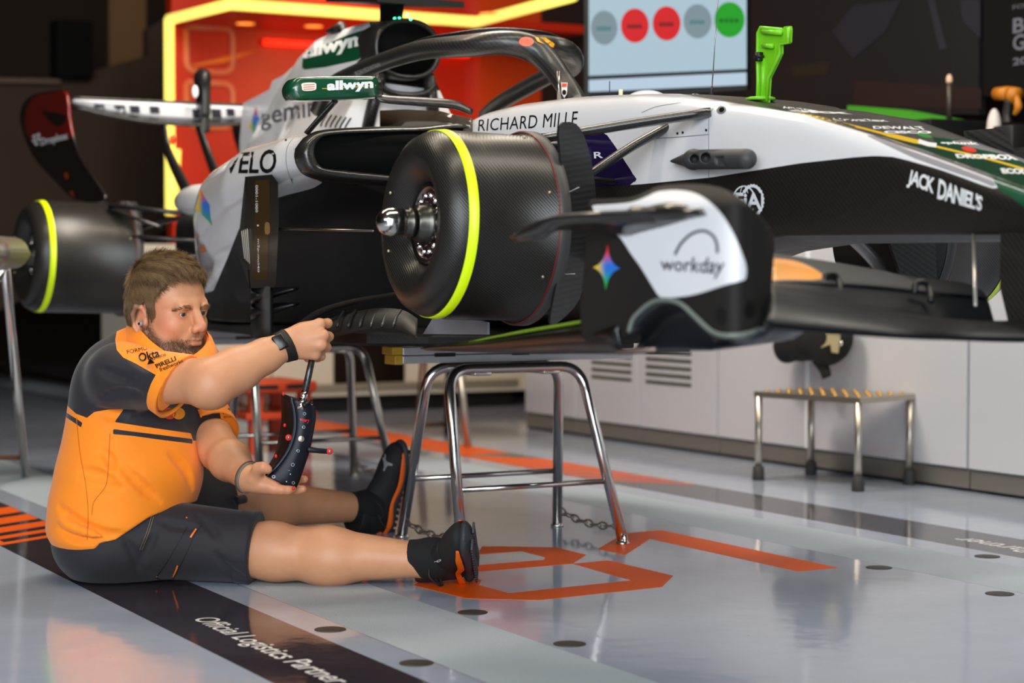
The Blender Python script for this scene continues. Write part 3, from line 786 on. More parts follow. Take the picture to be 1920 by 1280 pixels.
beam('aluminium beam with a yellow end beside the face of the seated man', -1.77, 0.03)
st2 = thing('work_stand', 'far work stand with brown and silver legs, seen between the trestles', 'stand', (-4.45, 1.45, 0))
br = plain('brown_steel', hexc('5b4033'), 0.45, metal=0.4); sv = plain('silver_steel', hexc('b3aca3'), 0.35, metal=0.8)
obj('leg', tube([on_x(783, 826, -4.53) * V(1, 1, 0), on_x(795, 660, -4.53)], 0.019, 10), br, st2)
obj('leg', tube([on_x(878, 838, -4.10) * V(1, 1, 0), on_x(858, 660, -4.2)], 0.017, 10), sv, st2)
obj('leg', tube([on_x(838, 800, -4.9) * V(1, 1, 0), on_x(842, 660, -4.75)], 0.017, 10), br, st2)
obj('stretcher', tube([on_x(785, 797, -4.52), on_x(838, 795, -4.85)], 0.012, 8), br, st2)
obj('top', box((-4.95, 1.33, 0.60), (-4.05, 1.75, 0.64), 0.005), sv, st2, smooth=False)
# orange trolley far under the car
og = plain('orange_steel', hexc('c8400c'), 0.45); wt = thing('tool_trolley', 'orange slotted trolley on the floor behind the rear trestle', 'trolley', (-4.35, 0.5, 0))
def ob(x, y, X=-4.35): return on_x(x, y, X)
a0 = ob(440, 715); a1 = ob(572, 715); zb = 0.02
obj('tray', box((-4.65, a0[1], a0[2] - 0.05), (-4.2, a1[1], a0[2]), 0.01), og, wt, smooth=False)
for y in (a0[1] + 0.03, a1[1] - 0.08):
    obj('leg', box((-4.27, y, 0.0), (-4.22, y + 0.06, a0[2] - 0.05), 0.005), og, wt, smooth=False)
    obj('leg', box((-4.63, y, 0.0), (-4.58, y + 0.06, a0[2] - 0.05), 0.005), og, wt, smooth=False)
obj('shelf', box((-4.65, a0[1], 0.16), (-4.2, a1[1], 0.19), 0.005), og, wt, smooth=False)
for x_ in (0.3, 0.7):
    obj('slot', obox((-4.199, a0[1] + (a1[1] - a0[1]) * x_, a0[2] - 0.022), (0.001, 0.05, 0.01)), M['black'], wt, smooth=False)
t = obj('cable_reel', lathe((-4.45, (a0[1] + a1[1]) / 2 - .05, 0.245), (1, 0, 0), [(-0.1, 0.05), (0.1, 0.05), (0.1, 0.025)], 20), plain('reel_white', hexc('c9b9a4'), 0.6)); tag(t, 'pale reel lying on the shelf of the orange trolley', 'reel')
# stand beside the rear hub on the left
ls = thing('hub_stand', 'chromed stand leg and barrel at the left edge beside the rear hub', 'stand', (-3.74, -0.8, 0))
hub0 = V(-3.45, -1.02, 0.892)
e1 = on_y(24, 474, -1.08); e2 = on_y(-60, 473, -1.45)
obj('barrel', tube([e1, e2], 0.057, 24), M['steel'], ls)
f1 = V(-3.74, -0.803, 0.0); f2 = on_y(10, 503, -1.15); obj('drive_stub', tube([on_y(45, 477, -1.0), e1], [0.024, 0.030], 18), plain('brass_stub', hexc('a8741e'), 0.3, metal=0.8), ls)
obj('leg', tube([f1, f2], 0.017, 12), M['chrome'], ls)
obj('leg', tube([V(-3.9, -1.6, 0), f2], 0.017, 12), M['chrome'], ls)
g1 = f1 + (f2 - f1) * 0.11; obj('brace', tube([g1, V(-3.9, -1.6, 0.1)], 0.010, 8), plain('brown_bar', hexc('6b4a36'), 0.4, metal=0.5), ls)
# ================================================================== RACING CAR
CAR = thing('racing_car', 'white, black and green single-seater racing car without wheels, raised on trestles', 'car', (-1.3, 0, 0))
M['carbon'] = carbon('carbon_twill', 420)
M['carbon_fine'] = carbon('carbon_twill_fine', 700, 0.35, 0.5)
M['carbon_dark'] = carbon('carbon_dark', 480, .4, .2, (.006, .006, .006), (.018, .017, .016))
M['carbon_matt'] = carbon('carbon_matt', 500, 0.62, 0.0, (0.004, 0.004, 0.004), (0.010, 0.0095, 0.009))
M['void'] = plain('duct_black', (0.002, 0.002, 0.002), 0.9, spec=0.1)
M['ink'] = plain('black_lettering', hexc('131313'), 0.35)
M['wink'] = plain('white_decal', hexc('e4e6e8'), 0.35)
M['lime'] = plain('lime_band', hexc('e2ff0a'), 0.4)
M['pod_white'] = plain('white_car_paint', hexc('dcdce0'), 0.22, coat=0.8)
M['green'] = plain('dark_green_paint', hexc('0d4a30'), 0.25, coat=0.8)
M['titan'] = plain('titanium', hexc('8d8985'), 0.28, metal=1.0)
WHITE = hexc('dcdce0'); DARK = hexc('1a1715'); PURPLE = hexc('1c1240'); GREYP = hexc('8d8a90')

def solid(vf, off):
    """give an open sheet a back face and rim"""
    v, f = vf; v = np.asarray(v, float); off = np.asarray(off, float); n = len(v); cnt = {}
    for q in f:
        for a, b in zip(q, list(q[1:]) + [q[0]]): cnt[(a, b)] = cnt.get((a, b), 0) + 1
    F2 = [tuple(q) for q in f] + [tuple(i + n for i in q[::-1]) for q in f]
    for (a, b) in cnt:
        if (b, a) not in cnt: F2.append((b, a, a + n, b + n))
    return np.vstack([v, v + off]), F2
def stroke(pts, w, sm=5):
    P = spline(pts, sm); T = np.gradient(P, axis=0); T /= np.linalg.norm(T, axis=1, keepdims=True); Nn = np.stack([-T[:, 1], T[:, 0]], 1)
    return list(P + Nn * w / 2) + list((P - Nn * w / 2)[::-1])
def mirrored(vf):
    v, f = vf; return np.asarray(v) * V(1, -1, 1), [tuple(q)[::-1] for q in f]

# ------------------------------------------------------------------ survival cell and nose
st_x = np.array([-1.0, -0.89, -0.77, -0.61, -0.35, -0.04, 0.13, 0.29, 0.40, 0.59, 0.69, 0.83, 0.925, 1.02, 1.165, 1.25, 1.40, 1.52, 1.58])
st_z = np.array([1.235, 1.259, 1.280, 1.288, 1.287, 1.272, 1.255, 1.230, 1.216, 1.183, 1.155, 1.112, 1.085, 1.056, 1.010, 0.984, 0.935, 0.888, 0.86])
def tub_ring(x):
    zt = np.interp(x, st_x, st_z); w = np.interp(x, [-1, -.6, -.2, .3, .8, 1.3, 1.58], [.30, .285, .25, .20, .165, .135, .07])
    zb = np.interp(x, [-1.0, -.6, -.2, .2, .5, 1.2, 1.5, 1.58], [.66, .70, .80, .875, .898, .894, .85, .84]); dome = np.interp(x, [-1, -.5, .2, .5, 1.58], [.02, .022, .010, -.008, -.008])
    h = zt - zb; k = np.interp(x, [-1, .3, 1.58], [.06, .035, .02])
    half = [(0, zt + dome), (.45 * w, zt + dome * .82), (.84 * w, zt + .004 * (x < .3)), (w - .004, zt - k * .7), (w, zt - k - .18 * h), (w * .97, zb + .42 * h), (w * .86, zb + .10 * h), (w * .70, zb + .012), (.3 * w, zb), (0, zb)]
    P = spline(half, 6)
    return np.vstack([np.stack([np.full(len(P), x), -P[:, 0], P[:, 1]], 1), np.stack([np.full(len(P) - 2, x), P[-2:0:-1, 0], P[-2:0:-1, 1]], 1)])
xs = np.concatenate([np.arange(-0.98, 1.5, 0.02), [1.50, 1.52, 1.535, 1.548, 1.557, 1.562]])
tub = loft([tub_ring(x)[::-1] for x in xs])
tp = tub[0] * V(1, 1, 1); tpm = tp.copy(); tpm[:, 1] = -np.abs(tpm[:, 1]); pq = to_px(tpm); pr = to_px(tp)
w_poly = [(820, 130), (1178, 160), (1300, 180), (1350, 189), (1400, 197), (1500, 213), (1560, 231), (1640, 254), (1700, 271), (1760, 293), (1844, 318), (1880, 345), (1872, 356), (1840, 346), (1800, 331), (1760, 317), (1700, 300), (1675, 294), (1640, 292), (1600, 295), (1500, 306), (1400, 322), (1330, 333), (1200, 345.5), (1130, 350), (1000, 356), (820, 330)]
g_poly = [(1622, 253), (1645, 255), (1668, 259), (1726, 281), (1785, 302), (1844, 320), (1861, 331), (1869, 353), (1829, 337), (1770, 317), (1712, 296), (1653, 268)]
p_poly = [(1000, 250), (1136, 250), (1154, 275), (1200, 345.5), (1130, 350), (1000, 356)]
gr_poly = [(1645, 254), (1668, 259), (1726, 281), (1785, 302), (1844, 320), (1861, 331), (1869, 353), (1900, 372), (1960, 420), (1990, 400), (1960, 340), (1920, 318), (1840, 297), (1740, 272), (1660, 253)]
top_dark = sd_poly(pr, [(1395, 180), (1395, 196), (1500, 213), (1560, 232), (1640, 260), (1700, 279), (1760, 301), (1862, 338), (1990, 390), (1990, 200), (1500, 180)])
wm = sd_poly(pq, w_poly)
wm = np.where((tp[:, 1] > 0) & (tp[:, 0] > 0.3), np.minimum(wm, -top_dark), wm)
nose_mat = painted('nose_paint', DARK, [('white', WHITE), ('grey', GREYP), ('purple', PURPLE), ('green', hexc('0d4a30')), ('under', (.004, .004, .004))], 0.24, 0.75, 0.42, weave=430)  # 'under' layer: shade of the belly put into the colour as near-black
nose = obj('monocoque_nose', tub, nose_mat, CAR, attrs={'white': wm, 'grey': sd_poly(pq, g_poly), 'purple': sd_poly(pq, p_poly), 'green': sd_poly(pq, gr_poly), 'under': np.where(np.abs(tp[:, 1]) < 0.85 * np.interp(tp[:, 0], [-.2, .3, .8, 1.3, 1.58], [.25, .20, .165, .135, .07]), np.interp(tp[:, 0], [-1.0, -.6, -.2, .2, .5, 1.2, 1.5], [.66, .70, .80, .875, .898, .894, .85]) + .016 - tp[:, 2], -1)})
nb = bvh_of(nose)
text_px('sponsor_lettering', 'RICHARD MILLE', [(896, 246), (1081, 236), (1084, 208), (898, 224)], nb, M['ink'], nose, bold=0.004, space=1.05)
text_px('sponsor_lettering', 'R', [(1114, 297), (1131, 296), (1130, 284), (1113, 285)], nb, M['wink'], nose, bold=0.02)
text_px('sponsor_lettering', 'JACK', [(1699, 351), (1749, 372), (1754, 334), (1706, 317)], nb, M['wink'], nose, bold=0.03, space=0.9)
text_px('sponsor_lettering', "DANIEL'S", [(1757, 373), (1840, 396), (1843, 368), (1761, 333)], nb, M['wink'], nose, bold=0.03, space=0.9)
# emblem: globe and cogwheel with three letters
def ring_px(cx, cy, rx, ry, w, n=40, teeth=0):
    out = []
    a = np.linspace(0, 2 * math.pi, n, endpoint=False)
    o = [(cx + (rx + (1.6 if teeth and i % 2 else 0)) * math.cos(t), cy + (ry + (1.6 if teeth and i % 2 else 0)) * math.sin(t)) for i, t in enumerate(a)]
    i_ = [(cx + (rx - w) * math.cos(t), cy + (ry - w) * math.sin(t)) for t in a]
    v = np.array(o + i_); f = [(k, (k + 1) % n, n + (k + 1) % n, n + k) for k in range(n)]
    return v, f
for cx, cy, rx, ry, w, tt in ((1395, 376.5, 22, 29, 2.6, 0), (1411, 376, 21, 30, 5.0, 1), (1395, 376.5, 9, 29, 1.4, 0)):
    v, f = ring_px(cx, cy, rx, ry, w, 48, tt); r = lay_px(v, f, nb, 0.0012); obj('emblem_ring', r, M['wink'], nose, smooth=False)
patch_px('emblem_field', [(1380, 362), (1427, 362), (1427, 391), (1380, 391)], nb, plain('emblem_black', hexc('14110f'), .5), nose, lift=.0018)
text_px('emblem_lettering', 'FiA', [(1378, 392), (1428, 392), (1426, 361), (1379, 361)], nb, M['wink'], nose, bold=0.03, lift=0.0026)
patch_px('panel_line', stroke([(1329, 334), (1329, 225), (1334, 208), (1342, 197)], 0.9, 4), nb, plain('joint_grey', hexc('77777a'), 0.5), nose)
patch_px('panel_line', stroke([(1219, 260), (1270, 257), (1328, 252)], 0.9, 3), nb, M['ink'], nose)
patch_px('panel_line', stroke([(1203, 211), (1230, 200), (1265, 194), (1290, 190)], 0.7, 4), nb, M['ink'], nose)
for x, y in ((1270, 250), (1280, 248.5), (1324, 244)):
    patch_px('fastener', [(x + 2.2 * math.cos(a), y + 2.6 * math.sin(a)) for a in np.linspace(0, 6.28, 12, endpoint=False)], nb, M['ink'], nose)
patch_px('port_cover', [(1352.5 + 9 * math.cos(a) + 2 * math.sin(a), 206 + 7.5 * math.sin(a) - 3 * math.cos(a)) for a in np.linspace(0, 6.28, 20, endpoint=False)], nb, plain('port_grey', hexc('6a6a6c'), 0.5), nose)
patch_px('port_hole', [(1353 + 5 * math.cos(a) + 1 * math.sin(a), 205.5 + 4.5 * math.sin(a) - 2 * math.cos(a)) for a in np.linspace(0, 6.28, 20, endpoint=False)], nb, M['void'], nose, lift=0.002)
# lettering and stripes on top of the nose
yel = plain('yellow_line', hexc('e0b514'), 0.3)
patch_px('yellow_stripe', stroke([(1490, 209), (1560, 226), (1640, 246), (1700, 262), (1770, 278), (1850, 297), (1925, 318)], 4.0, 5), nb, yel, nose)
patch_px('yellow_stripe', [(1640, 247), (1680, 252), (1735, 265), (1760, 276), (1712, 268), (1668, 257)], nb, yel, nose)
for s, q, b_ in (('HILTON', [(1468, 203), (1545, 212), (1528, 206), (1470, 199)], .03), ('okx', [(1478, 210), (1600, 214), (1585, 209), (1476, 204.5)], .05), ('Airwallex', [(1555, 226), (1668, 228), (1655, 223.5), (1553, 221)], .03),
                  ('DEWALT', [(1638, 241), (1740, 243), (1728, 237), (1636, 236)], .03), ('CISCO', [(1660, 250), (1750, 250), (1742, 245), (1655, 245)], .05), ('splunk', [(1766, 270), (1838, 273), (1832, 266), (1762, 265)], .04),
                  ('DROPBOX', [(1795, 296), (1910, 300), (1905, 290), (1790, 288)], .06), ('ECOLAB', [(1880, 325), (1950, 327), (1945, 316), (1875, 315)], .06)):
    text_px('nose_lettering', s, q, nb, M['wink'], nose, bold=b_, lift=0.002)
for (x, y, rx, ry), m in (((1734, 254, 14, 3.4), plain('green_spot', hexc('2c8a34'), .3)), ((1817, 280, 14, 4.5), plain('red_spot', hexc('d8301c'), .3))):
    patch_px('round_logo', [(x + rx * math.cos(a), y + ry * math.sin(a) + 0.2 * rx * math.cos(a)) for a in np.linspace(0, 6.28, 20, endpoint=False)], nb, m, nose, lift=0.002)
patch_px('round_logo', stroke([(1722, 264), (1740, 270), (1756, 272)], 8, 3), nb, M['wink'], nose, lift=0.002)
# sensor pod, rods and aerials
def py(x, y, Y): return on_y(x, y, Y)
sp_ = Sdf(); a = py(1300, 299, -.235); b2 = py(1400, 298, -.235)
sp_.cone(a, b2, 0.0235, 0.0235, k=0.01); sp_.cone(py(1258, 302, -.235), a, 0.003, 0.0225, k=0.01)
sp_.cone(py(1302, 298, -.30), py(1302, 298, -.235), 0.0105, 0.0105, 0.002, True); sp_.cone(py(1323, 296, -.30), py(1323, 296, -.235), 0.0115, 0.0115, 0.002, True)
sp_.boxx(py(1345, 302, -.262), (0.017, 0.012, 0.010), None, 0.003, 0.003, True)
obj('ride_sensor_pod', sp_.mesh(0.003), plain('moulded_grey', hexc('3a3a3c'), 0.55), CAR)
obj('pitot_tube', tube([V(-.62, -.10, 1.31), V(-.625, -.10, 1.395)], 0.006, 10), M['titan'], CAR)
obj('aerial', tube([on_y(1334, 180, .05), on_y(1340, 90, .05), on_y(1349, -40, .05)], [0.0022, 0.0014, 0.001], 6), M['titan'], CAR)
obj('aerial_base', tube([on_y(1333, 183, .05), on_y(1335, 162, .05)], [0.007, 0.0025], 10), M['black'], CAR)
obj('aerial', tube([on_y(1143, 182, .1), on_y(1143, 152, .1)], 0.0016, 6), M['ink'], CAR)
obj('nose_fastener_post', tube([on_y(1164, 181, .06), on_y(1164, 168, .06)], 0.006, 10), plain('cream_post', hexc('d8cfae'), .4), CAR)
obj('top_bump', ellipsoid(on_y(1212, 184, .08), (0.06, 0.05, 0.022)), M['pod_white'], CAR)
# ------------------------------------------------------------------ cockpit sides and headrest
def hs_ring(x):
    w = np.interp(x, [-1.9, -1.0], [.30, .29]); zt = np.interp(x, [-1.9, -1.5, -1.0], [1.30, 1.27, 1.235]); zb = .66
    P = spline([(-w * .45, zt), (-w * .8, zt), (-w, zt - .05), (-w, .95), (-w, zb + .03), (0, zb), (w, zb + .03), (w, .95), (w, zt - .05), (w * .8, zt), (w * .45, zt), (w * .35, zt - .16), (0, zt - .2), (-w * .35, zt - .16)], 4)
    return np.stack([np.full(len(P), x), P[:, 0], P[:, 1]], 1)
obj('cockpit_tub', loft([hs_ring(x)[::-1] for x in np.linspace(-1.95, -0.97, 12)]), M['carbon_matt'], CAR)
obj('headrest_screen', solid(grid_surf([[py(x, y + dy, Yy) for dy in (0, 16, 34)] for x, y, Yy in ((712, 207, -.34), (760, 205, -.33), (820, 208, -.32), (880, 222, -.30))]), (0, 0.01, 0)), plain('smoked_brown_screen', hexc('4a3f35'), 0.15, coat=0.5), CAR)
# ------------------------------------------------------------------ sidepods
def pod_ring(x):
    yo = np.interp(x, [-3.3, -2.8, -2.4, -2.0, -1.6, -1.2, -0.88], [.22, .40, .545, .690, .735, .735, .70])
    zt = np.interp(x, [-3.3, -2.8, -2.4, -2.0, -1.6, -1.2, -0.88], [.94, 1.05, 1.13, 1.20, 1.238, 1.245, 1.228])
    zo = np.interp(x, [-3.3, -2.4, -2.0, -1.6, -1.2, -0.88], [.85, .96, 1.03, 1.10, 1.150, 1.152])
    un = np.interp(x, [-3.3, -2.6, -2.2, -1.8, -1.4, -0.88], [.0, .02, .04, .13, .26, .34]); zu = np.interp(x, [-3.3, -2.4, -2.0, -1.6, -1.2, -0.88], [.78, .80, .88, .97, 1.05, 1.078])
    yu = yo - un; zf = .67
    P = spline([(.06, zf), (.06, zt - .02), (yo * .45, zt + .012), (yo * .80, zt - .004), (yo * .945, (zt + zo) / 2 + .022), (yo, zo), (yo * .985 - un * .02, (zo + zu) / 2), (yo * .93 - un * .22, zu), (yu + .35 * un * .5, zu - .05), (yu, zu - .14 if x > -1.9 else zu - .07), (yu - .02, zf + .06), (yu - .015, zf)], 6)
    return np.stack([np.full(len(P), x), -P[:, 0], P[:, 1]], 1)
pxs = np.arange(-3.3, -0.87, 0.03)
pod = loft([pod_ring(x) for x in pxs])
pq2 = to_px(pod[0] * V(1, 1, 1))
wpod = sd_poly(pq2, [(340, 560), (330, 300), (420, 240), (560, 215), (900, 215), (900, 246), (620, 246), (570, 256), (552, 280), (553, 305), (567, 326), (606, 341), (590, 352), (560, 360), (524, 369), (480, 395), (449, 427), (425, 487), (400, 545)])
pod_mat = painted('sidepod_paint', hexc('0b0a0a'), [('white', WHITE)], 0.22, 0.8, 0.6)
podo = obj('sidepod', pod, pod_mat, CAR, attrs={'white': wpod})
obj('sidepod', mirrored(pod), pod_mat, CAR, attrs={'white': wpod})
pbv = bvh_of(podo)
text_px('sponsor_lettering', 'VELO', [(419, 325), (516, 325), (520, 278), (425, 289)], pbv, M['ink'], podo, bold=0.015, space=0.95, lift=0.003)
def grad_star(name, pts, bv, par, lift=0.003, cx=None):
    P = np.asarray(pts, float); p, f = refine(P, tri(P), 4); r = lay_px(p, f, bv, lift)
    lo = p.min(0); hi = p.max(0); u = ((p - lo) / (hi - lo))[lay_px.used]
    at_ = {'w_red': np.clip(1.55 - 3.6 * u[:, 1] + 0.4 * (0.5 - u[:, 0]), 0, 1), 'w_yel': np.clip(1.6 - 3.6 * u[:, 0], 0, 1), 'w_grn': np.clip(3.2 * u[:, 1] - 1.75 + 0.8 * (0.5 - u[:, 0]), 0, 1)}
    return obj(name, r, M['star'], par, smooth=False, attrs=at_)
def star_mat():
    N = NT('rainbow_star'); col = hexc('2f78d8')
    for a_, c in (('w_red', hexc('e8352c')), ('w_grn', hexc('1fae3e')), ('w_yel', hexc('e8c41c'))):
        n_ = N.n('ShaderNodeAttribute', attribute_name=a_); col = N.mix(n_.outputs['Fac'], col, c)
    N.l(col, N.b.inputs['Base Color']); N.b.inputs['Roughness'].default_value = 0.35; return N.m
M['star'] = star_mat()
def star_pts(T, R_, B, L, k=0.32):
    c = (np.array(T) + R_ + B + L) / 4.0; out = []
    for a, b in ((T, R_), (R_, B), (B, L), (L, T)):
        a = np.array(a, float); b = np.array(b, float); m = c * (1 - k) + (a + b) / 2 * k
        for t in np.linspace(0, 1, 7, endpoint=False): out.append((1 - t) ** 2 * a + 2 * t * (1 - t) * m + t * t * b)
    return out
grad_star('rainbow_logo', star_pts((374, 349), (393, 384), (398, 424), (366, 392), .75), pbv, podo)
patch_px('orange_mark', stroke([(357, 425), (366, 450), (374, 474)], 15, 4), pbv, plain('red_orange_mark', hexc('d8461a'), .3), podo, lift=.004)
patch_px('orange_mark', stroke([(366, 440), (378, 462), (383, 473)], 10, 4), pbv, plain('orange_mark', hexc('e2701c'), .3), podo, lift=.005)
for x, y in ((536, 262), (547, 337)):
    patch_px('fastener', [(x + 2 * math.cos(a), y + 2.2 * math.sin(a)) for a in np.linspace(0, 6.28, 10, endpoint=False)], pbv, M['titan'], podo, lift=.003)
patch_px('panel_line', stroke([(560, 249), (540, 272), (536, 300), (541, 325), (549, 345)], 0.9, 4), pbv, plain('pod_joint', hexc('8a8a8c'), .5), podo, lift=.003)
# inlet lip: a letterbox ring of carbon around a black duct
def lipx(x, y, X): return on_x(x, y, X)
X0 = -0.80
outer = smooth_poly([(690, 238), (607, 243), (574, 255), (554, 279), (553, 302), (567, 326), (603, 339), (660, 345), (760, 350), (900, 352), (900, 236), (780, 236)], 5)
inner = smooth_poly([(690, 249), (622, 253), (600, 262), (590, 279), (592, 297), (606, 314), (651, 320), (700, 325), (760, 330), (890, 332), (890, 247), (780, 247)], 5)
R0 = [lipx(x, y, X0 - .09) for x, y in outer]; R1 = [lipx(x, y, X0) for x, y in (outer * .62 + inner * .38)]; R2 = [lipx(x, y, X0 + .012) for x, y in (outer * .25 + inner * .75)]; R3 = [lipx(x, y, X0 - .01) for x, y in inner]; R4 = [lipx(x, y, X0 - .30) for x, y in (inner * .8 + np.mean(inner, 0) * .2)]
obj('inlet_lip', loft([R0, R1, R2, R3], cap=False), M['carbon_fine'], CAR)
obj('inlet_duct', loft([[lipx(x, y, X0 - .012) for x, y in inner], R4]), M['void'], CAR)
# ------------------------------------------------------------------ engine cover with shark fin, airbox and camera mast
def ec_ring(x):
    zt = np.interp(x, [-3.6, -3.3, -2.9, -2.68, -2.5, -2.3, -2.0, -1.8], [1.22, 1.34, 1.555, 1.645, 1.69, 1.70, 1.70, 1.68]); wb = np.interp(x, [-3.6, -2.9, -2.2, -1.8], [.10, .20, .31, .33])
    wt = np.interp(x, [-3.6, -2.9, -2.5, -2.2, -1.8], [.02, .055, .095, .115, .118]); zm = np.interp(x, [-3.6, -2.9, -2.5, -2.2, -1.8], [1.05, 1.30, 1.46, 1.50, 1.52])
    P = spline([(wb, 1.0), (wb * .92, 1.14), ((wt * .55 + wb * .45), (1.14 * .5 + zm * .5)), (wt, zm), (wt * .92, (zm + zt) / 2), (wt * .5, zt - .012), (0, zt)], 5)
    P = np.vstack([P, np.stack([-P[-2::-1, 0], P[-2::-1, 1]], 1)])
    return np.stack([np.full(len(P), x), -P[:, 0], P[:, 1]], 1)
ec = loft([ec_ring(x) for x in np.linspace(-3.6, -1.86, 60)])
eq = to_px(ec[0]); ecm = painted('engine_cover_paint', WHITE, [('green', hexc('0d4a30')), ('dark', DARK)], 0.26, 0.7)
grn = sd_poly(eq, [(566, 130), (566, 112), (572, 100), (600, 88), (650, 66), (694, 52), (696, 95), (670, 113), (610, 126), (570, 131)])
drk = sd_poly(eq, [(693, 10), (900, 10), (900, 180), (680, 150), (660, 130), (672, 113), (695, 96)])
eco = obj('engine_cover', ec, ecm, CAR, attrs={'green': grn, 'dark': drk}); ebv = bvh_of(eco)
text_px('sponsor_lettering', 'allwyn', [(566, 118), (672, 94), (672, 59), (571, 85)], ebv, M['wink'], eco, bold=0.05, lift=.004)
fin = [on_y(x, y, 0) for x, y in ((552, 125), (534, 141), (513, 152), (508, 168), (458, 194), (452, 262), (452, 300), (600, 300), (600, 130))]
fn = obj('shark_fin', plate(fin, 0.012, (0, 1, 0)), M['pod_white'], CAR, smooth=False); fbv = bvh_of(eco, fn, podo)
text_px('sponsor_lettering', 'gemini', [(489, 246), (606, 227), (604, 176), (487, 204)], fbv, plain('grey_lettering', hexc('4a4a52'), .4), fn, bold=0.01, lift=.004)
grad_star('rainbow_logo', star_pts((480, 198), (487, 222), (475, 252), (465, 238), .6), fbv, fn, .004)
for i in range(7):
    x = 592 + i * 9
    patch_px('louvre_slot', stroke([(x + 12, 212 + i * 1.5), (x + 3, 226 + i * 1.5), (x, 236 + i)], 3.2, 3), fbv, plain('slot_dark', hexc('3b3836'), .6), eco, lift=.004)
# airbox mouth
ac = on_x(763, 91, -1.80)
def oval(c, a, b, n=36, p=2.3):
    t = np.linspace(0, 2 * math.pi, n, endpoint=False); co, si = np.cos(t), np.sin(t)
    return np.stack([np.full(n, c[0]), c[1] + a * np.sign(co) * np.abs(co) ** (2 / p), c[2] + b * np.sign(si) * np.abs(si) ** (2 / p)], 1)
mo = lambda dx, a, b, dz=0: oval(V(ac[0] + dx, 0, ac[2] + dz), a, b)
obj('airbox', loft([mo(-.20, .105, .10, .005), mo(-.08, .122, .105), mo(-.01, .125, .103), mo(.005, .118, .096), mo(-.01, .108, .086)], cap=False), M['carbon'], CAR)
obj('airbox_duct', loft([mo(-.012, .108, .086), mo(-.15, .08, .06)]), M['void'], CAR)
for y0, y1 in ((-.03, -.045), (.02, .03)):
    obj('airbox_strut', tube([V(ac[0] - .03, y0, ac[2] + .085), V(ac[0] - .03, y1, ac[2] - .085)], 0.010, 8, flat=.5), M['carbon'], CAR)
obj('airbox_lower_ring', tube(mo(-.02, .105, .055, -.10)[18:].tolist(), 0.012, 8), M['carbon'], CAR)
obj('roll_hoop_leg', tube([V(-1.83, -.09, 1.50), V(-1.86, -.13, 1.30)], 0.022, 10), M['carbon'], CAR)
obj('roll_hoop_leg', tube([V(-1.83, .09, 1.50), V(-1.86, .13, 1.30)], 0.022, 10), M['carbon'], CAR)
obj('headrest', Sdf().boxx((-1.62, 0, 1.24), (.20, .22, .06), None, .04).mesh(.012), M['carbon_matt'], CAR)
# camera mast
o = obj('camera_mast', loft([[on_y(x, y, s) for x, y, s in ((712, yy, -.02), (712 + w, yy, -.02), (712 + w, yy, .02), (712, yy, .02))] for yy, w in ((-30, 50), (5, 46), (40, 42))]), M['black'], CAR, smooth=False)
obj('camera_wing', plate([on_y(x, y, 0) + V(0, s, 0) for x, y, s in ((690, 3, -.16), (790, 3, -.16), (790, 3, .16), (690, 3, .16))], 0.022, (0, 0, 1)), M['black'], o, smooth=False)
ledm = plain('green_led', hexc('40ffb0'), .4, emit=lin((.25, 1.0, .65)), estr=6)
for x, y in ((740, 35), (749, 34.5), (763.5, 28), (770, 36), (741, 39), (748, 40)):
    obj('status_led', ellipsoid(on_y(x, y, -.03), (.0045, .0045, .0045), None, 10, 6), ledm, o)
obj('mirror_cam', join(tube([on_y(612, 60, -.05), on_y(640, 52, -.05)], [.006, .022], 10), tube([on_y(640, 52, -.05), on_y(645, 66, -.05)], [.02, .008], 8)), M['black'], CAR)
# ------------------------------------------------------------------ halo
near_rail = [V(-1.90, -.29, 1.37), on_y(620, 162, -.285), on_y(674, 134, -.28), on_y(728, 112, -.275), on_y(795, 93, -.255), on_y(876, 86, -.20), on_y(940, 80, -.13), on_y(990, 88, -.06), on_y(1024, 112, -.02), on_y(1053, 149, 0), on_y(1078, 190, 0), V(-.70, 0, 1.27)]
far_rail = [on_y(990, 88, -.04), on_y(1030, 88, .05), on_y(1060, 96, .11), on_y(1074, 112, .18), on_y(1068, 128, .235), on_y(1027, 143, .27), on_y(943, 190, .285), V(-1.80, .29, 1.37)]
halo = obj('halo', join(tube(near_rail, [.026, .027, .028, .028, .030, .033, .036, .040, .037, .032, .032, .036], 18, 6), tube(far_rail, [.036, .034, .034, .034, .031, .028, .027, .026], 16, 6)), M['carbon'], CAR)
up = [on_y(748, 92, -.265), on_y(795, 74, -.25), on_y(842, 65, -.22), on_y(900, 57, -.16), on_y(943, 55, -.10), on_y(990, 58, -.03), on_y(1030, 65, .06), on_y(1062, 82, .14), on_y(1079, 106, .20)]
obj('halo_winglet', tube(up, [.004, .012, .013, .013, .013, .013, .013, .012, .008], 10, 5, flat=.4, up=(0, 0, 1)), M['carbon'], halo)
hb2 = bvh_of(halo)
patch_px('halo_emblem', [(987 + 14 * math.cos(a), 78 + 9 * math.sin(a)) for a in np.linspace(0, 6.28, 20, endpoint=False)], hb2, plain('salmon', hexc('e8694a'), .35), halo, lift=.002)
patch_px('halo_emblem', [(1003, 70), (1022, 70), (1040, 82), (1038, 90), (1020, 82), (1008, 78)], hb2, plain('amber', hexc('e8a01c'), .35), halo, lift=.003)
text_px('sponsor_lettering', 'IRON MOUNTAIN', [(668, 142), (713, 124), (711, 117), (664, 135)], hb2, plain('pale_lettering', hexc('9a9894'), .5), halo, bold=.01, lift=.003)
patch_px('shield_emblem', [(1052, 155), (1064, 155), (1063, 176), (1058, 184), (1053, 176)], hb2, M['wink'], halo, lift=.003)
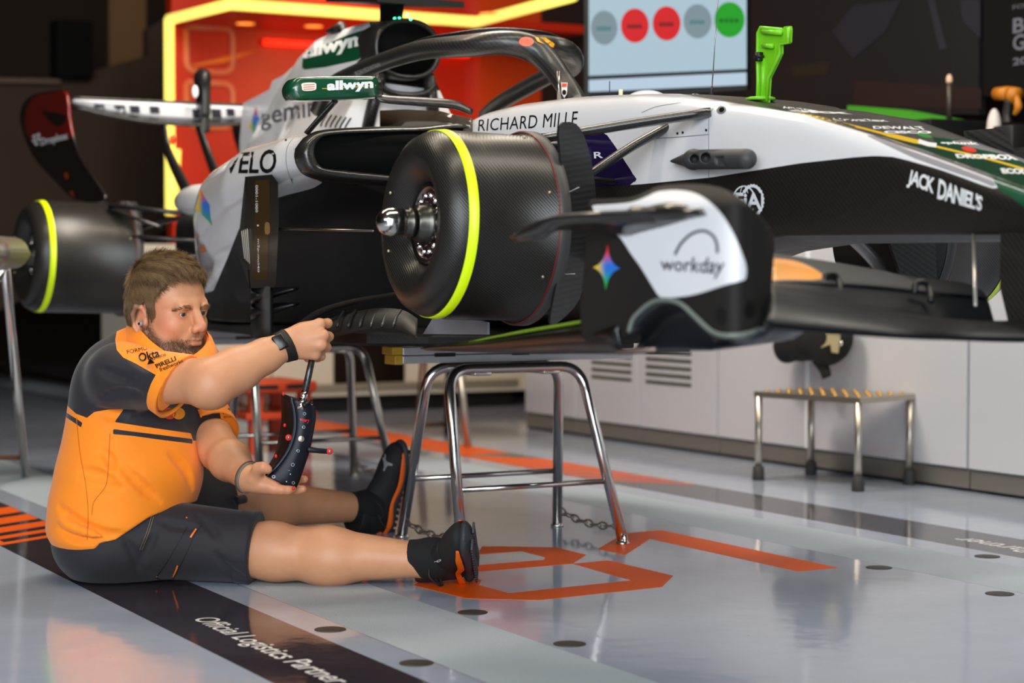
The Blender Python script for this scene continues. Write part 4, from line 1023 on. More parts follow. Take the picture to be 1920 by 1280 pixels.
patch_px('shield_emblem', [(1053, 156), (1063, 156), (1063, 163), (1053, 163)], hb2, plain('shield_red', hexc('c02a1c'), .4), halo, lift=.004)
patch_px('shield_emblem', [(1058 + 4 * math.cos(a), 173 + 5 * math.sin(a)) for a in np.linspace(0, 6.28, 12, endpoint=False)], hb2, M['ink'], halo, lift=.004)
# ------------------------------------------------------------------ mirrors
mx = -0.90
mr = [on_x(x, y, mx) for x, y in smooth_poly([(549, 150), (562, 145), (620, 143), (690, 143), (706, 146), (708, 165), (706, 182), (690, 185), (620, 187), (560, 189), (546, 183), (541, 166)], 4)]
mc = np.mean(mr, 0); rings = []
for dx, s in ((-.085, .80), (-.06, .97), (0.0, 1.0), (.012, .97), (.02, .86)):
    rings.append([mc + (p - mc) * s + V(dx, 0, 0) for p in mr])
mir = obj('mirror_housing', loft(rings), M['green'], CAR); mbv = bvh_of(mir)
text_px('sponsor_lettering', 'allwyn', [(613, 175), (700, 170), (700, 147), (613, 152)], mbv, M['wink'], mir, bold=.05, lift=.002)
patch_px('light_cluster', smooth_poly([(567, 156), (590, 155), (593, 162), (590, 169), (569, 170), (566, 163)], 3), mbv, plain('lamp_lens', hexc('e8d8cc'), .2, emit=hexc('f0d8c8'), estr=.25), mir, lift=.002)
for k in range(3): patch_px('lamp_louvre', [(569, 158.5 + 4 * k), (590, 157.5 + 4 * k), (590, 159 + 4 * k), (569, 160 + 4 * k)], mbv, plain('lamp_line', hexc('c07c70'), .3), mir, lift=.003)
patch_px('yellow_trim', stroke([(604, 166), (650, 164), (705, 160)], 1.4, 3), mbv, yel, mir, lift=.0012)
obj('mirror_stay', tube([on_x(630, 188, mx - .03), on_x(601, 220, mx - .06), on_x(575, 250, mx - .09)], .016, 10, 4, flat=.45), M['carbon'], mir)
obj('mirror_stay', tube([on_x(707, 150, mx), on_x(710, 178, mx), on_x(722, 186, mx + .01), on_x(790, 191, mx + .02), on_x(850, 196, mx + .03), on_x(885, 210, mx + .04)], [.014, .015, .016, .018, .018, .014], 10, 5, flat=.5), M['carbon'], mir)
mf = mirrored(loft(rings)); mfo = obj('mirror_housing', mf, M['green'], CAR)
obj('mirror_stay', mirrored(tube([on_x(707, 150, mx), on_x(710, 178, mx), on_x(722, 186, mx + .01), on_x(790, 191, mx + .02), on_x(885, 210, mx + .04)], .015, 10, 5, flat=.5)), M['carbon'], mfo)
text_px('sponsor_lettering', 'allwyn', [(1304, 187), (1352, 189), (1352, 171), (1306, 168)], bvh_of(mfo), M['wink'], mfo, bold=.05, lift=.003)
# ------------------------------------------------------------------ floor, undercut furniture
fl = []
for x, w, zt in [(-.62, .22, .655), (-.68, .48, .66), (-.78, .62, .668), (-.95, .68, .672), (-1.3, .66, .668), (-2.0, .56, .662), (-2.7, .52, .66), (-3.1, .48, .665), (-3.3, .42, .70)]:
    zb = .628 if x > -3 else .65
    fl.append([(x, -w, zb + .008), (x, -w, zt - .006), (x, -w + .02, zt), (x, w - .02, zt), (x, w, zt - .006), (x, w, zb + .008), (x, w - .03, zb), (x, -w + .03, zb)])
obj('floor_panel', loft([r[::-1] for r in fl]), M['carbon_matt'], CAR, smooth=False)
obj('plank', box((-3.0, -.15, .6135), (-.62, .15, .629), .003), plain('plank_board', hexc('241d18'), .6), CAR, smooth=False)
for (xa, ya), (xb, yb), w in (((556, 541), (470, 568), 0), ((562, 572), (470, 592), 1)):
    g = []
    for t in np.linspace(0, 1, 8):
        x = 470 + (560 - 470) * t; row = []
        for s in np.linspace(0, 1, 5):
            y = (541 if w == 0 else 570) + (30 * (1 - t * .95)) * s + 6 * math.sin(math.pi * s) * (1 - t) - 2 * t
            row.append(on_y(x, y, -.74 + .10 * t - .05 * math.sin(math.pi * s)))
        g.append(row)
    obj('floor_fence', thick_grid(g, .006), plain('dull_black', hexc('15171a'), .35), CAR)
obj('floor_fence', loft([[on_y(x, y, Y) for x, y, Y in ((470, yy, -.74), (505, yy + 2, -.78), (512, yy + 2, -.74), (490, yy, -.68))] for yy in (535, 580, 612, 634)]), M['carbon_matt'], CAR)
# ribbed edge of the floor
rib0 = [(610, 604), (650, 590), (710, 580), (755, 584), (782, 600)]
g = [[on_y(x, y + dy * s, -.66 - .10 * s) for s, dy in ((0, 0), (.5, 26), (1, 34))] for x, y in spline(rib0, 5)]
obj('floor_edge_wing', thick_grid(g, .008), M['carbon_matt'], CAR)
for i in range(6):
    x = 632 + i * 21
    obj('rib', tube([on_y(x + 14, 582, -.67), on_y(x + 5, 596, -.725), on_y(x, 612, -.765)], .0045, 6, 3), plain('rib_black', hexc('141517'), .5), CAR)
obj('floor_strake', tube([on_y(560, 610, -.72), on_y(600, 585, -.70), on_y(660, 566, -.66), on_y(760, 548, -.6)], [.012, .016, .016, .01], 8, 5, flat=.5), M['carbon_matt'], CAR)
obj('tray_plate', plate([on_y(x, y, -.62) for x, y in ((812, 598), (905, 601), (916, 604), (916, 627), (795, 626))], .006, (0, 1, 0)), plain('light_grey_tape', hexc('8a8d98'), .4), CAR, smooth=False)
# sensor board and rod beside the sidepod
yb_ = -.77
sb = obj('sensor_board', loft([[on_y(x, y, Y) for x, y in ((463, 331), (510, 327), (521, 342), (523, 410), (517, 534), (513, 539), (470, 540), (466, 495), (458, 430))] for Y in (yb_ + .03, yb_)]), M['carbon_fine'], CAR, smooth=False); sbv = bvh_of(sb)
bev = obj('board_flank', plate([on_y(462, 331, yb_ + .015), on_y(470, 540, yb_ + .015), on_y(467, 505, yb_ + .0), on_y(450, 478, yb_ + .06), on_y(452, 425, yb_ + .06)], .012, (-.6, 1, 0)), M['carbon_matt'], sb, smooth=False)
patch_px('bronze_inset', [(478, 338), (505, 337), (507, 400), (503, 440), (502, 525), (471, 525), (475, 480), (477, 420)], sbv, plain('bronze_film', hexc('4b3a20'), .15, metal=.3), sb)
patch_px('bronze_badge', smooth_poly([(497, 418), (505, 418), (506, 437), (497, 438)], 2), sbv, plain('bronze_badge', hexc('8a6840'), .25), sb, lift=.003)
text_px('board_lettering', '0001-1000', [(479, 347), (479, 398), (483.5, 398), (483.5, 347)], sbv, M['wink'], sb, bold=.01, lift=.003)
text_px('board_lettering', '|', [(482, 421), (482, 424), (485, 424), (485, 421)], sbv, M['wink'], sb, lift=.003)
text_px('board_lettering', 'm2p-mcl40', [(482, 448), (482, 510), (486.5, 510), (486.5, 448)], sbv, M['wink'], sb, bold=.01, lift=.003)
for k in range(4): obj('flank_mark', tube([on_y(453 + k * 3.5, 433 - k * 1.5, yb_ - .004), on_y(459 + k * 3, 485 + k * 3, yb_ - .004)], .0016, 5), plain('pale_mark', hexc('a8a29a'), .5), sb)
obj('sensor_rod', tube([on_y(524, 429, -.76), on_y(545, 429.5, -.765), on_y(700, 433, -.80)], [.0055, .003, .0028], 8), M['titan'], CAR)
# ------------------------------------------------------------------ front corner
def drum_carbon():
    N = NT('drum_carbon'); co = N.coords(); d = N.n('ShaderNodeVectorMath', operation='DOT_PRODUCT'); N.l(co, d.inputs[0]); d.inputs[1].default_value = (1.0, 1.1, 1.25)
    s = N.math('SINE', N.math('MULTIPLY', d.outputs['Value'], 620)); f = N.math('ADD', N.math('MULTIPLY', s, .5), .5)
    N.l(N.mix(f, (0.006, .0055, .005), (.030, .0265, .023)), N.b.inputs['Base Color']); N.b.inputs['Roughness'].default_value = .33
    N.b.inputs['Coat Weight'].default_value = .0; N.b.inputs['Specular IOR Level'].default_value = .42
    bp = N.n('ShaderNodeBump'); N.val(bp, 'Strength', .35); N.val(bp, 'Distance', .0006); N.l(f, bp.inputs['Height']); N.l(bp.outputs[0], N.b.inputs['Normal']); return N.m
M['drum'] = drum_carbon()
def corner(c, ax, s=1.0, depth=.245, side='near'):
    """brake drum fairing seen with the wheel off: lathe about the axle, lime band, hub and axle stub"""
    c = np.asarray(c, float); ax = unit(ax)       # ax points outboard
    prof = [(-depth, .228), (-depth + .004, .232), (-depth + .028, .232), (-depth + .034, .222), (-.06, .222), (-.012, .222), (.02, .216), (.042, .204), (.058, .182), (.060, .160), (.052, .136), (.040, .118), (.028, .108), (.020, .100), (.012, .097), (-.03, .096)]
    d = obj('brake_drum', lathe(c, ax, [(h, r * s) for h, r in prof], 96, cap=False), M['drum'], CAR)
    obj('back_plate', lathe(c, ax, [(-depth - .002, .02), (-depth - .002, .225 * s), (-depth + .01, .225 * s)], 48), M['carbon_matt'], d)
    obj('lime_band', lathe(c, ax, [(-.013, .2232 * s), (.010, .2205 * s), (.010, .2188 * s)], 96, cap=False), M['lime'], d)
    obj('red_line', lathe(c, ax, [(-depth + .0292, .2318 * s), (-depth + .0305, .2316 * s), (-depth + .0315, .2290 * s)], 96, cap=False), plain('red_seal', hexc('6a140e'), .5), d)
    obj('flange_rim', lathe(c, ax, [(-depth - .001, .2285 * s), (-depth + .003, .2335 * s), (-depth + .026, .2335 * s), (-depth + .028, .2318 * s)], 96, cap=False), plain('flange_grey', hexc('3c3a39'), .5), d)
    obj('hub_recess', lathe(c, ax, [(-.03, .096 * s), (-.03, .004)], 40, cap=False), plain('hub_dark', hexc('2a2624'), .5, metal=.5), d)
    obj('rim_ring', lathe(c, ax, [(-.010, .0962), (.018, .0962), (.016, .082), (-.010, .080)], 48), M['titan'], d)
    obj('bolt_disc', lathe(c, ax, [(-.020, .081), (.008, .081), (.008, .02)], 40, cap=False), plain('bolt_disc_red', hexc('4a1710'), .5), d)
    s_, w_ = frame_along(ax)
    hub = obj('hub', lathe(c, ax, [(.0, .052), (.026, .052), (.030, .045), (.044, .043), (.047, .034), (.056, .034), (.054, .036), (.066, .036), (.068, .031), (.078, .031)], 40), plain('dark_steel', hexc('55534f'), .3, metal=.9), d)
    obj('wheel_nut', lathe(c, ax, [(.078, .031), (.082, .0340), (.106, .0340), (.122, .0315), (.134, .0245), (.141, .014), (.144, .003)], 40), plain('polished_nut', hexc('d2cec9'), .16, metal=1.0), hub)
    for i in range(14):
        a = 2 * math.pi * i / 14; p = c + .067 * (math.cos(a) * s_ + math.sin(a) * w_)
        obj('hub_bolt', cyl(p + ax * .0, p + ax * .022, .0072, None, 10), M['chrome'], hub)
    obj('axle_slot', ellipsoid(c + ax * .112 + (CAM - c) / np.linalg.norm(CAM - c) * .020 - V(0, 0, .012), (.010, .010, .005), None, 12, 8), M['void'], hub)
    for a, h in ((.35, -depth + .05), (-.55, -depth + .05), (1.25, -depth + .05), (2.6, .060), (3.6, .058)):
        r = .2235 if h < 0 else .145
        p = c + ax * h + r * s * (math.cos(a) * s_ + math.sin(a) * w_); obj('rivet', ellipsoid(p, (.004, .004, .004), None, 8, 6), plain('rivet', hexc('c0ab8c'), .3, metal=.6), d)
    return d
axf = unit(V(-.04, -1, .035)); cf = V(0, -.80, .944)
fd = corner(cf, axf, 1.0)
corner(cf * V(1, -1, 1), axf * V(1, -1, 1), 1.0, side='far')
axr = unit(V(.0, -1, .025)); cr = V(-3.53, -.80, .898)
rd = corner(cr, axr, 1.0, .36)
corner(cr * V(1, -1, 1), axr * V(1, -1, 1), 1.0, .36)
# suspension arms (aerofoil bars), mirrored to the far side
def arm(name, pts, r, flat=.42, up=(0, 0, 1), far=True, mat=None):
    t = tube(pts, r, 14, 4, flat=flat, up=up); obj(name, t, mat or M['carbon_fine'], CAR)
    if far: obj(name, mirrored(t), mat or M['carbon_fine'], CAR)
arm('wishbone_upper', [(.262, -.195, 1.211), (.15, -.36, 1.183), (.02, -.56, 1.145)], [.030, .029, .026])
arm('wishbone_upper', [(-.28, -.23, 1.17), (-.12, -.42, 1.15), (.0, -.56, 1.14)], [.024, .024, .022])
arm('push_rod', [(.10, -.20, 1.192), (.06, -.33, 1.115), (.01, -.55, .96)], [.024, .023, .020], .5)
arm('wishbone_lower', [(.35, -.14, .93), (.18, -.36, .87), (.02, -.56, .80)], [.022, .022, .02])
arm('track_rod', [(-.12, -.22, 1.06), (-.03, -.44, 1.07), (.02, -.56, 1.075)], [.018, .018, .016])
# brake duct vane behind the drum
vane = smooth_poly([(1047, 236), (1077, 232), (1096, 262), (1108, 310), (1115, 365), (1112, 430), (1098, 500), (1085, 560), (1050, 600), (1030, 604), (1040, 540), (1052, 470), (1054, 380), (1050, 300)], 3)
obj('brake_duct_vane', plate([on_x(x, y, .20 - .0009 * (x - 1040)) for x, y in vane], .010, (1, 0, 0)), M['carbon_dark'], CAR, smooth=False)
obj('brake_duct_vane', mirrored(plate([on_x(x, y, .20 - .0009 * (x - 1040)) for x, y in vane], .010, (1, 0, 0))), M['carbon'], CAR, smooth=False)
fm = plain('fin_silver', hexc('9a9894'), .35, metal=.5)
for (xa, ya), (xb, yb) in (((1022, 297), (1054, 291)), ((1022, 306), (1056, 301)), ((1026, 316), (1054, 311)), ((1040, 351), (1056, 344)), ((1042, 372), (1086, 351)), ((1030, 516), (1078, 513))):
    obj('duct_fin', tube([on_y(xa, ya, -.575), on_y(xb, yb, -.555)], [.004, .0025], 6, flat=.4), fm, CAR)
obj('duct_scoop', Sdf().boxx((.06, -.55, .82), (.05, .03, .09), None, .012).boxx((.05, -.54, 1.02), (.07, .02, .07), None, .01).mesh(.006), M['carbon_matt'], CAR)
# ------------------------------------------------------------------ front wing
def endY(x, y):
    Y = -.935
    if x > 1345: Y += .13 * ((x - 1345) / 97) ** 2.4
    if y < 392: Y += .05 * ((392 - y) / 45) ** 2
    return Y
ep_out = smooth_poly([(1105, 378), (1137, 373), (1182, 370), (1210, 360), (1235, 349), (1277, 345), (1320, 347), (1362, 360), (1404, 391), (1432, 425), (1442, 450), (1441, 490), (1436, 558), (1432, 610), (1404, 625), (1362, 629), (1334, 621), (1306, 596), (1277, 570), (1249, 562), (1221, 567), (1193, 590), (1179, 622), (1163, 632), (1100, 640), (1088, 600), (1090, 555), (1098, 480), (1102, 420)], 4)
p2, f2 = refine(ep_out, tri(ep_out), 9)
P3 = np.array([on_y(x, y, endY(x, y)) for x, y in p2])
ew = smooth_poly([(1106, 385), (1150, 381), (1185, 377), (1212, 367), (1235, 357), (1277, 355), (1314, 365), (1348, 393), (1373, 430), (1393, 475), (1401, 500), (1400, 522), (1390, 528), (1362, 535), (1305, 553), (1263, 559), (1238, 559), (1221, 536), (1199, 500), (1182, 477), (1163, 448), (1140, 425), (1120, 403)], 3)
ev, ef = solid((P3, f2), (-.004, .014, 0)); ewm = sd_poly(p2, ew)
ep = obj('wing_endplate', (ev, ef), painted('endplate_paint', hexc('1d1a18'), [('white', hexc('e2e2e6'))], .40, .15, .7, .3), CAR, attrs={'white': np.concatenate([ewm - 1.5, np.full(len(p2), -1.0)])})
pbe = bvh_of(ep)
text_px('sponsor_lettering', 'workday', [(1239, 514), (1352, 523), (1361, 483), (1238, 482)], pbe, plain('navy_lettering', hexc('141a26'), .45), ep, bold=.008, lift=.002)
patch_px('arc_logo', stroke([(1265, 477), (1277, 456), (1297, 438), (1319, 432.5), (1336, 441), (1343.5, 456), (1345, 474)], 4.6, 5), pbe, plain('navy_arc', hexc('1c2330'), .35), ep, size=6, lift=.002)
grad_star('rainbow_logo', star_pts((1139.5, 458), (1163, 503), (1135.5, 545), (1111.5, 501), .3), pbe, ep, .002)
for x, y, rx, ry in ((1352, 592, 10, 16), (1406, 580, 9, 18)):
    patch_px('port_hole', [(x + rx * math.cos(a), y + ry * math.sin(a)) for a in np.linspace(0, 6.28, 20, endpoint=False)], pbe, plain('dark_port', hexc('0d0b0a'), .5), ep, lift=.0015)
lip = [on_y(x, y, endY(x, y) - .003) for x, y in spline([(1179, 622), (1184, 604), (1193, 590), (1221, 567), (1249, 562), (1277, 570), (1306, 596), (1334, 621), (1362, 629), (1404, 625), (1430, 612)], 3)]
obj('footplate_lip', tube(lip, .0045, 8), plain('worn_edge', hexc('6e766f'), .45), ep)
# rolled tunnel under the arch
rows = []
for t in np.linspace(0, 1, 14):
    i = t * (len(lip) - 1); A = np.array([np.interp(i, range(len(lip)), [q[k] for q in lip]) for k in range(3)])
    bx_, by_ = np.interp(t, [0, .2, .45, .7, 1], [1160, 1200, 1262, 1335, 1432]), np.interp(t, [0, .2, .45, .7, .85, 1], [662, 657, 655, 654, 645, 612])
    B = on_y(bx_, by_, -.86); m = (A + B) / 2 + V(0, .07 if by_ - to_px(A)[1] > 20 else .01, .0)
    rows.append(spline([A, A * .7 + B * .3 + V(0, .05, .008) * min(1, (by_ - to_px(A)[1]) / 60), A * .3 + B * .7 + V(0, .03, -.004), B, B + V(0, .12, .01)], 4))
obj('wing_tunnel', thick_grid(rows, .006), plain('gloss_carbon_plain', hexc('1b1e23'), .4, coat=.2), CAR)
# dive plane on the outside of the endplate
dvt = spline([on_y(1322, 399, -.94), on_y(1240, 392, -.95), on_y(1180, 399, -.98), on_y(1110, 402, -1.01), on_y(1040, 406, -1.02), on_y(1000, 420, -1.02), on_y(966, 446, -1.02)], 5)
dvb = spline([on_y(1322, 402, -.925), on_y(1260, 425, -.925), on_y(1190, 436, -.93), on_y(1120, 428, -.97), on_y(1052, 428, -1.0), on_y(1020, 446, -1.01), on_y(966, 449, -1.02)], 5)
obj('dive_plane', thick_grid([[a, a * .5 + b * .5 + V(0, -.006, .004), b] for a, b in zip(dvt, dvb)], .012), M['carbon_fine'], ep)
obj('dive_plane_blister', Sdf().cone(on_y(1190, 402, -.94), on_y(1318, 399, -.932), .016, .004, k=.02).ell(on_y(1258, 398, -.934), (.055, .02, .016), None, .02).mesh(.004), M['carbon_fine'], ep)
# footplate behind the endplate with a lime edge
L1 = [on_y(1172, 588, -.92), on_y(1050, 610, -.90), on_y(900, 637, -.84), on_y(800, 651, -.80)]; L2 = [on_y(1168, 661, -.925), on_y(1090, 660, -.90), on_y(960, 660, -.86), on_y(800, 655, -.80)]
obj('footplate', thick_grid([[a, a * .55 + b * .45 + V(.01, -.02, 0), b, b + V(0, .15, 0)] for a, b in zip(spline(L1, 5), spline(L2, 5))], .006), plain('footplate_gloss', hexc('0d0a09'), .35, coat=.2), ep)
obj('lime_edge', tube([on_y(1150, 591, -.925), on_y(1075, 606, -.915), on_y(980, 622, -.885), on_y(880, 641, -.84)], [.0015, .0035, .0035, .002], 6, 5), plain('lime_edge', hexc('6f9418'), .45), ep)
obj('skid_edge', tube([on_y(1158, 659, -.93), on_y(1200, 657, -.93), on_y(1228, 654.5, -.93)], .004, 6), plain('skid_metal', hexc('a58c86'), .4, metal=.5), ep)
# main plane and flaps
LE = [on_y(1432, 612, -.90), on_y(1520, 620, -.80), on_y(1700, 632, -.60), on_y(1800, 635, -.45), on_y(1920, 637, -.30), V(1.42, 0, .70)]
TE = [on_x(1440, 530, 1.26), on_x(1520, 545, 1.24), on_x(1600, 568, 1.22), on_x(1720, 592, 1.20), on_x(1830, 603, 1.18), V(1.18, 0, .735)]
top = plain('wing_black_satin', hexc('101215'), .33, spec=.22)
wm_ = wing(LE, TE, .10, 12, 6, -.02); obj('main_plane', wm_, top, CAR); obj('main_plane', mirrored(wm_), top, CAR)
LE2 = [on_x(1438, 533, 1.24), on_x(1540, 533, 1.22), on_x(1640, 538, 1.19), on_x(1740, 548, 1.16), on_x(1850, 558, 1.14), V(1.13, -.16, .755)]
TE2 = [on_x(1440, 473, 1.06), on_x(1530, 486, 1.05), on_x(1630, 503, 1.03), on_x(1717, 520, 1.01), on_x(1800, 530, .99), V(.97, -.16, .80)]
w2 = wing(LE2, TE2, .05, 12, 6, -.03); q2 = to_px(w2[0])
oran = sd_poly(q2, smooth_poly([(1400, 482), (1445, 484), (1478, 486), (1508, 494), (1543, 514), (1536, 524), (1480, 524), (1400, 524)], 3))
flm = painted('flap_paint', hexc('1c1e20'), [('orange', hexc('f09a1c'))], .4, .3, .5)
w3 = wing([on_x(1436, 546, 1.32), on_x(1540, 561, 1.30), on_x(1640, 584, 1.28), on_x(1740, 600, 1.25), on_x(1850, 607, 1.22), V(1.20, -.16, .728)], [on_x(1440, 529, 1.21), on_x(1540, 531, 1.19), on_x(1640, 538, 1.17), on_x(1740, 550, 1.15), on_x(1850, 561, 1.13), V(1.12, -.16, .752)], .05, 12, 6, -.02)
obj('wing_flap', w3, top, CAR); obj('wing_flap', mirrored(w3), top, CAR)
obj('wing_flap', w2, flm, CAR, attrs={'orange': oran}); obj('wing_flap', mirrored(w2), flm, CAR, attrs={'orange': oran})
for x, y in ((1545, 530), (1715, 545)):
    obj('slot_bracket', tube([on_x(x, y + 6, 1.2), on_x(x + 2, y - 12, 1.2), on_x(x + 14, y - 16, 1.2), on_x(x + 26, y - 8, 1.2), on_x(x + 31, y + 20, 1.23)], .006, 8, 4), M['black'], CAR)
obj('wing_stay', tube([on_y(1825, 436, -.12), on_y(1829, 573, -.30)], .0035, 8), plain('stay_silver', hexc('d0c9c4'), .3, metal=.7), CAR)
pyl = loft([[(x0, s * .10, z), (x0 + .16, s * .10, z), (x0 + .16, s * .125, z), (x0, s * .125, z)] for s, x0, z in [(-1, 1.17, .91), (-1, 1.17, .80), (-1, 1.20, .715)]])
obj('wing_pylon', pyl, M['carbon'], CAR, smooth=False); obj('wing_pylon', mirrored(pyl), M['carbon'], CAR, smooth=False)
# ------------------------------------------------------------------ rear: brake fins, arms, wing
for x, h in ((232, 1.0), (250, .9)):
    obj('rear_fin', plate([on_x(a, b, -3.45) for a, b in smooth_poly([(x, 378), (x + 12, 410), (x + 14, 470), (x + 8, 540), (x - 8, 540), (x - 2, 470), (x - 6, 410)], 3)], .02, (.6, 1, 0)), M['carbon_matt'], CAR, smooth=False)
for a, b, r in (((205, 385), (370, 402), .016), ((205, 392), (300, 425), .012), ((270, 425), (372, 400), .014), ((210, 440), (372, 452), .016), ((210, 500), (372, 480), .014)):
    obj('rear_arm', tube([on_x(a[0], a[1], -3.40), on_x(b[0], b[1], -3.15)], r, 10, flat=.6), M['carbon'], CAR)
obj('exhaust_cover', ellipsoid(on_x(372, 375, -3.0), (.25, .05, .06)), M['pod_white'], CAR)
obj('gearbox', Sdf().boxx((-3.45, 0, .92), (.35, .16, .16), None, .06).mesh(.02), M['carbon_matt'], CAR)
rp = [on_y(x, y, -.5) for x, y in smooth_poly([(70, 180), (100, 172), (130, 170), (137, 190), (140, 240), (152, 292), (175, 335), (196, 376), (140, 374), (100, 335), (66, 290), (48, 232), (52, 200)], 3)]
rq = [(p[0], p[2]) for p in rp]; pr2, fr2 = refine(np.array(rq), tri(rq), .05)
rv = np.array([(a, -.5 - .03 * math.sin(max(0, (b - 1.2)) * 3), b) for a, b in pr2]); rs = solid((rv, fr2), (0, .014, 0)); rpx = to_px(rs[0])
red = sd_poly(rpx, smooth_poly([(60, 185), (100, 172), (128, 175), (140, 230), (138, 255), (110, 262), (60, 262), (46, 230)], 3))
blk = sd_poly(rpx, smooth_poly([(72, 195), (80, 207), (112, 212), (126, 216), (122, 228), (110, 238), (98, 232), (84, 218)], 3))
re_ = obj('rear_wing_endplate', rs, painted('rear_endplate_paint', hexc('14100e'), [('red', hexc('6a0f0a')), ('dark', hexc('100c0b'))], .3, .6), CAR, attrs={'red': red, 'dark': blk})
obj('rear_wing_endplate', mirrored(rs), M['carbon'], CAR)
rbv = bvh_of(re_)
text_px('sponsor_lettering', 'Dropbox', [(77, 277), (128, 264), (126, 247), (76, 259)], rbv, M['wink'], re_, bold=.02, lift=.004)
for dx, dy in ((0, 0), (8, -3), (0, 8), (8, 5), (4, 14)):
    patch_px('diamond_logo', [(60 + dx, 256 + dy), (64 + dx, 252 + dy), (68 + dx, 255 + dy), (64 + dx, 259.5 + dy)], rbv, M['wink'], re_, lift=.004)
for x, y in ((70, 310), (120, 325), (130, 360)):
    patch_px('orange_fleck', [(x, y), (x + 6, y - 3), (x + 9, y + 8), (x + 3, y + 11)], rbv, plain('ember', hexc('8a3410'), .4), re_, lift=.004)
xw = -4.1
zt_ = lambda y: 1.575; mp = []
ys = np.linspace(-.49, .49, 25)
def dip(y): return .055 * (1 - (y / .49) ** 2) ** 1.0
lew = [(xw + .06, y, 1.535 - dip(y)) for y in ys]; tew = [(xw - .22, y, 1.56 - dip(y) * .6) for y in ys]
obj('rear_main_plane', wing(lew[::3], tew[::3], .10, 12, 4, -.03), M['carbon'], CAR)
fl_ = [[V(xw - .02 * s, y, 1.578 - s * (.012 + .055 * (1 - (y / .49) ** 2))) for s in np.linspace(0, 1, 5)] for y in ys]
flp = obj('rear_wing_flap', thick_grid(fl_, .010), M['pod_white'], CAR)
fb = bvh_of(flp); chk = plain('check_dark', hexc('2c2c34'), .35)
for x, y, w, h in ((176, 195, 19, 11), (214, 197, 20, 16), (243, 198, 18, 14), (280, 199, 18, 14), (262, 216, 20, 6), (360, 204, 20, 18), (396, 204, 18, 18), (424, 203, 15, 15)):
    patch_px('check_square', [(x, y), (x + w, y + .6), (x + w + 2, y + h), (x + 2, y + h - .6)], fb, chk, flp, lift=.003)
obj('rear_flap_edge', tube([(xw, y, 1.584) for y in ys], .007, 6), M['carbon'], flp)
drs = obj('drs_actuator', Sdf().boxx((xw + .02, .085, 1.62), (.05, .022, .10), None, .015).ell((xw + .03, .075, 1.69), (.06, .03, .045), k=.02).boxx((xw + .04, .085, 1.52), (.02, .02, .07), None, .008).mesh(.008), M['carbon'], CAR)
obj('far_duct_vane', plate([V(.2, .653, 1.202), V(.2, .773, 1.213), V(.22, .802, 1.151), V(.2, .80, 1.02), V(.2, .66, 1.02)], .012, (1, 0, 0)), M['carbon'], CAR, smooth=False)
obj('drs_marking', ellipsoid(on_x(366, 172, xw + .075), (.008, .014, .028)), M['wink'], drs)
for s in (-1, 1):
    obj('rear_wing_pylon', tube([(xw + .02, s * .08 - .02, 1.49), (xw + .06, s * .09 - .0, 1.36), (xw + .22, s * .08 + .02, 1.18), (xw + .40, s * .06 + .02, 1.02)], [.03, .035, .045, .05], 10, 5, flat=.35, up=(0, 1, 0)), M['carbon'], CAR)
obj('rain_light', ellipsoid(on_x(323, 262, xw + .1), (.015, .012, .022)), plain('rain_light_red', hexc('d83a18'), .3, emit=hexc('d83a18'), estr=.4), CAR)

# green setup bracket on the nose
bq = lambda x, y: on_y(x, y, -.02)
BR = thing('setup_bracket', 'bright green metal bracket standing on the nose of the racing car', 'bracket', on_y(1425, 192, 0))
M['brk'] = plain('lime_green_powdercoat', hexc('72c41e'), .35)
web = [(1424, 192), (1425, 150), (1424, 110), (1425, 62), (1428, 52), (1436, 50), (1442, 54), (1470, 55), (1473, 50), (1482, 49), (1483, 56), (1482, 79), (1479, 82), (1466, 82), (1466, 100), (1456, 122), (1444, 146), (1441, 192)]
obj('web', plate([bq(x, y) for x, y in web], .010, (0, 1, 0)), M['brk'], BR, smooth=False)
rim = [(1424, 190), (1425, 150), (1424, 110), (1425, 62), (1430, 52), (1440, 53), (1470, 56)]
obj('flange', tube([bq(x, y) + V(0, -.006, 0) for x, y in rim], .0045, 8), M['brk'], BR)
rim = [(1482, 52), (1482, 80), (1466, 82), (1466, 100), (1456, 122), (1444, 146), (1441, 190)]
obj('flange', tube([bq(x, y) + V(0, -.006, 0) for x, y in rim], .0045, 8), M['brk'], BR)
obj('cross_rib', tube([bq(1436, 60) + V(0, -.01, 0), bq(1472, 62) + V(0, -.01, 0)], .006, 10), M['brk'], BR)
obj('cross_rib', tube([bq(1437, 86) + V(0, -.01, 0), bq(1456, 87) + V(0, -.01, 0)], .006, 10), M['brk'], BR)
obj('stem', tube([bq(1433, 188) + V(0, -.006, 0), bq(1436, 110) + V(0, -.006, 0)], .006, 8), M['brk'], BR)
hit = nb.ray_cast(Vector((float(bq(1426, 190)[0]), -.02, 2.0)), Vector((0, 0, -1)))[0]; ft = V(hit.x, hit.y, hit.z + .0045)
obj('foot', lathe(ft + V(0, 0, -.004), (0, 0, 1), [(0, .036), (.006, .036), (.008, .030)], 28), M['brk'], BR)
kn = bq(1434, 107) + V(0, -.016, 0); a12 = np.linspace(0, 2 * math.pi, 36, endpoint=False)
obj('clamp_knob', loft([[kn + V(.0, dy, 0) + (.0105 + .002 * np.cos(6 * t)) * V(math.cos(t), 0, math.sin(t)) for t in a12] for dy in (.006, -.010)]), M['black'], BR)
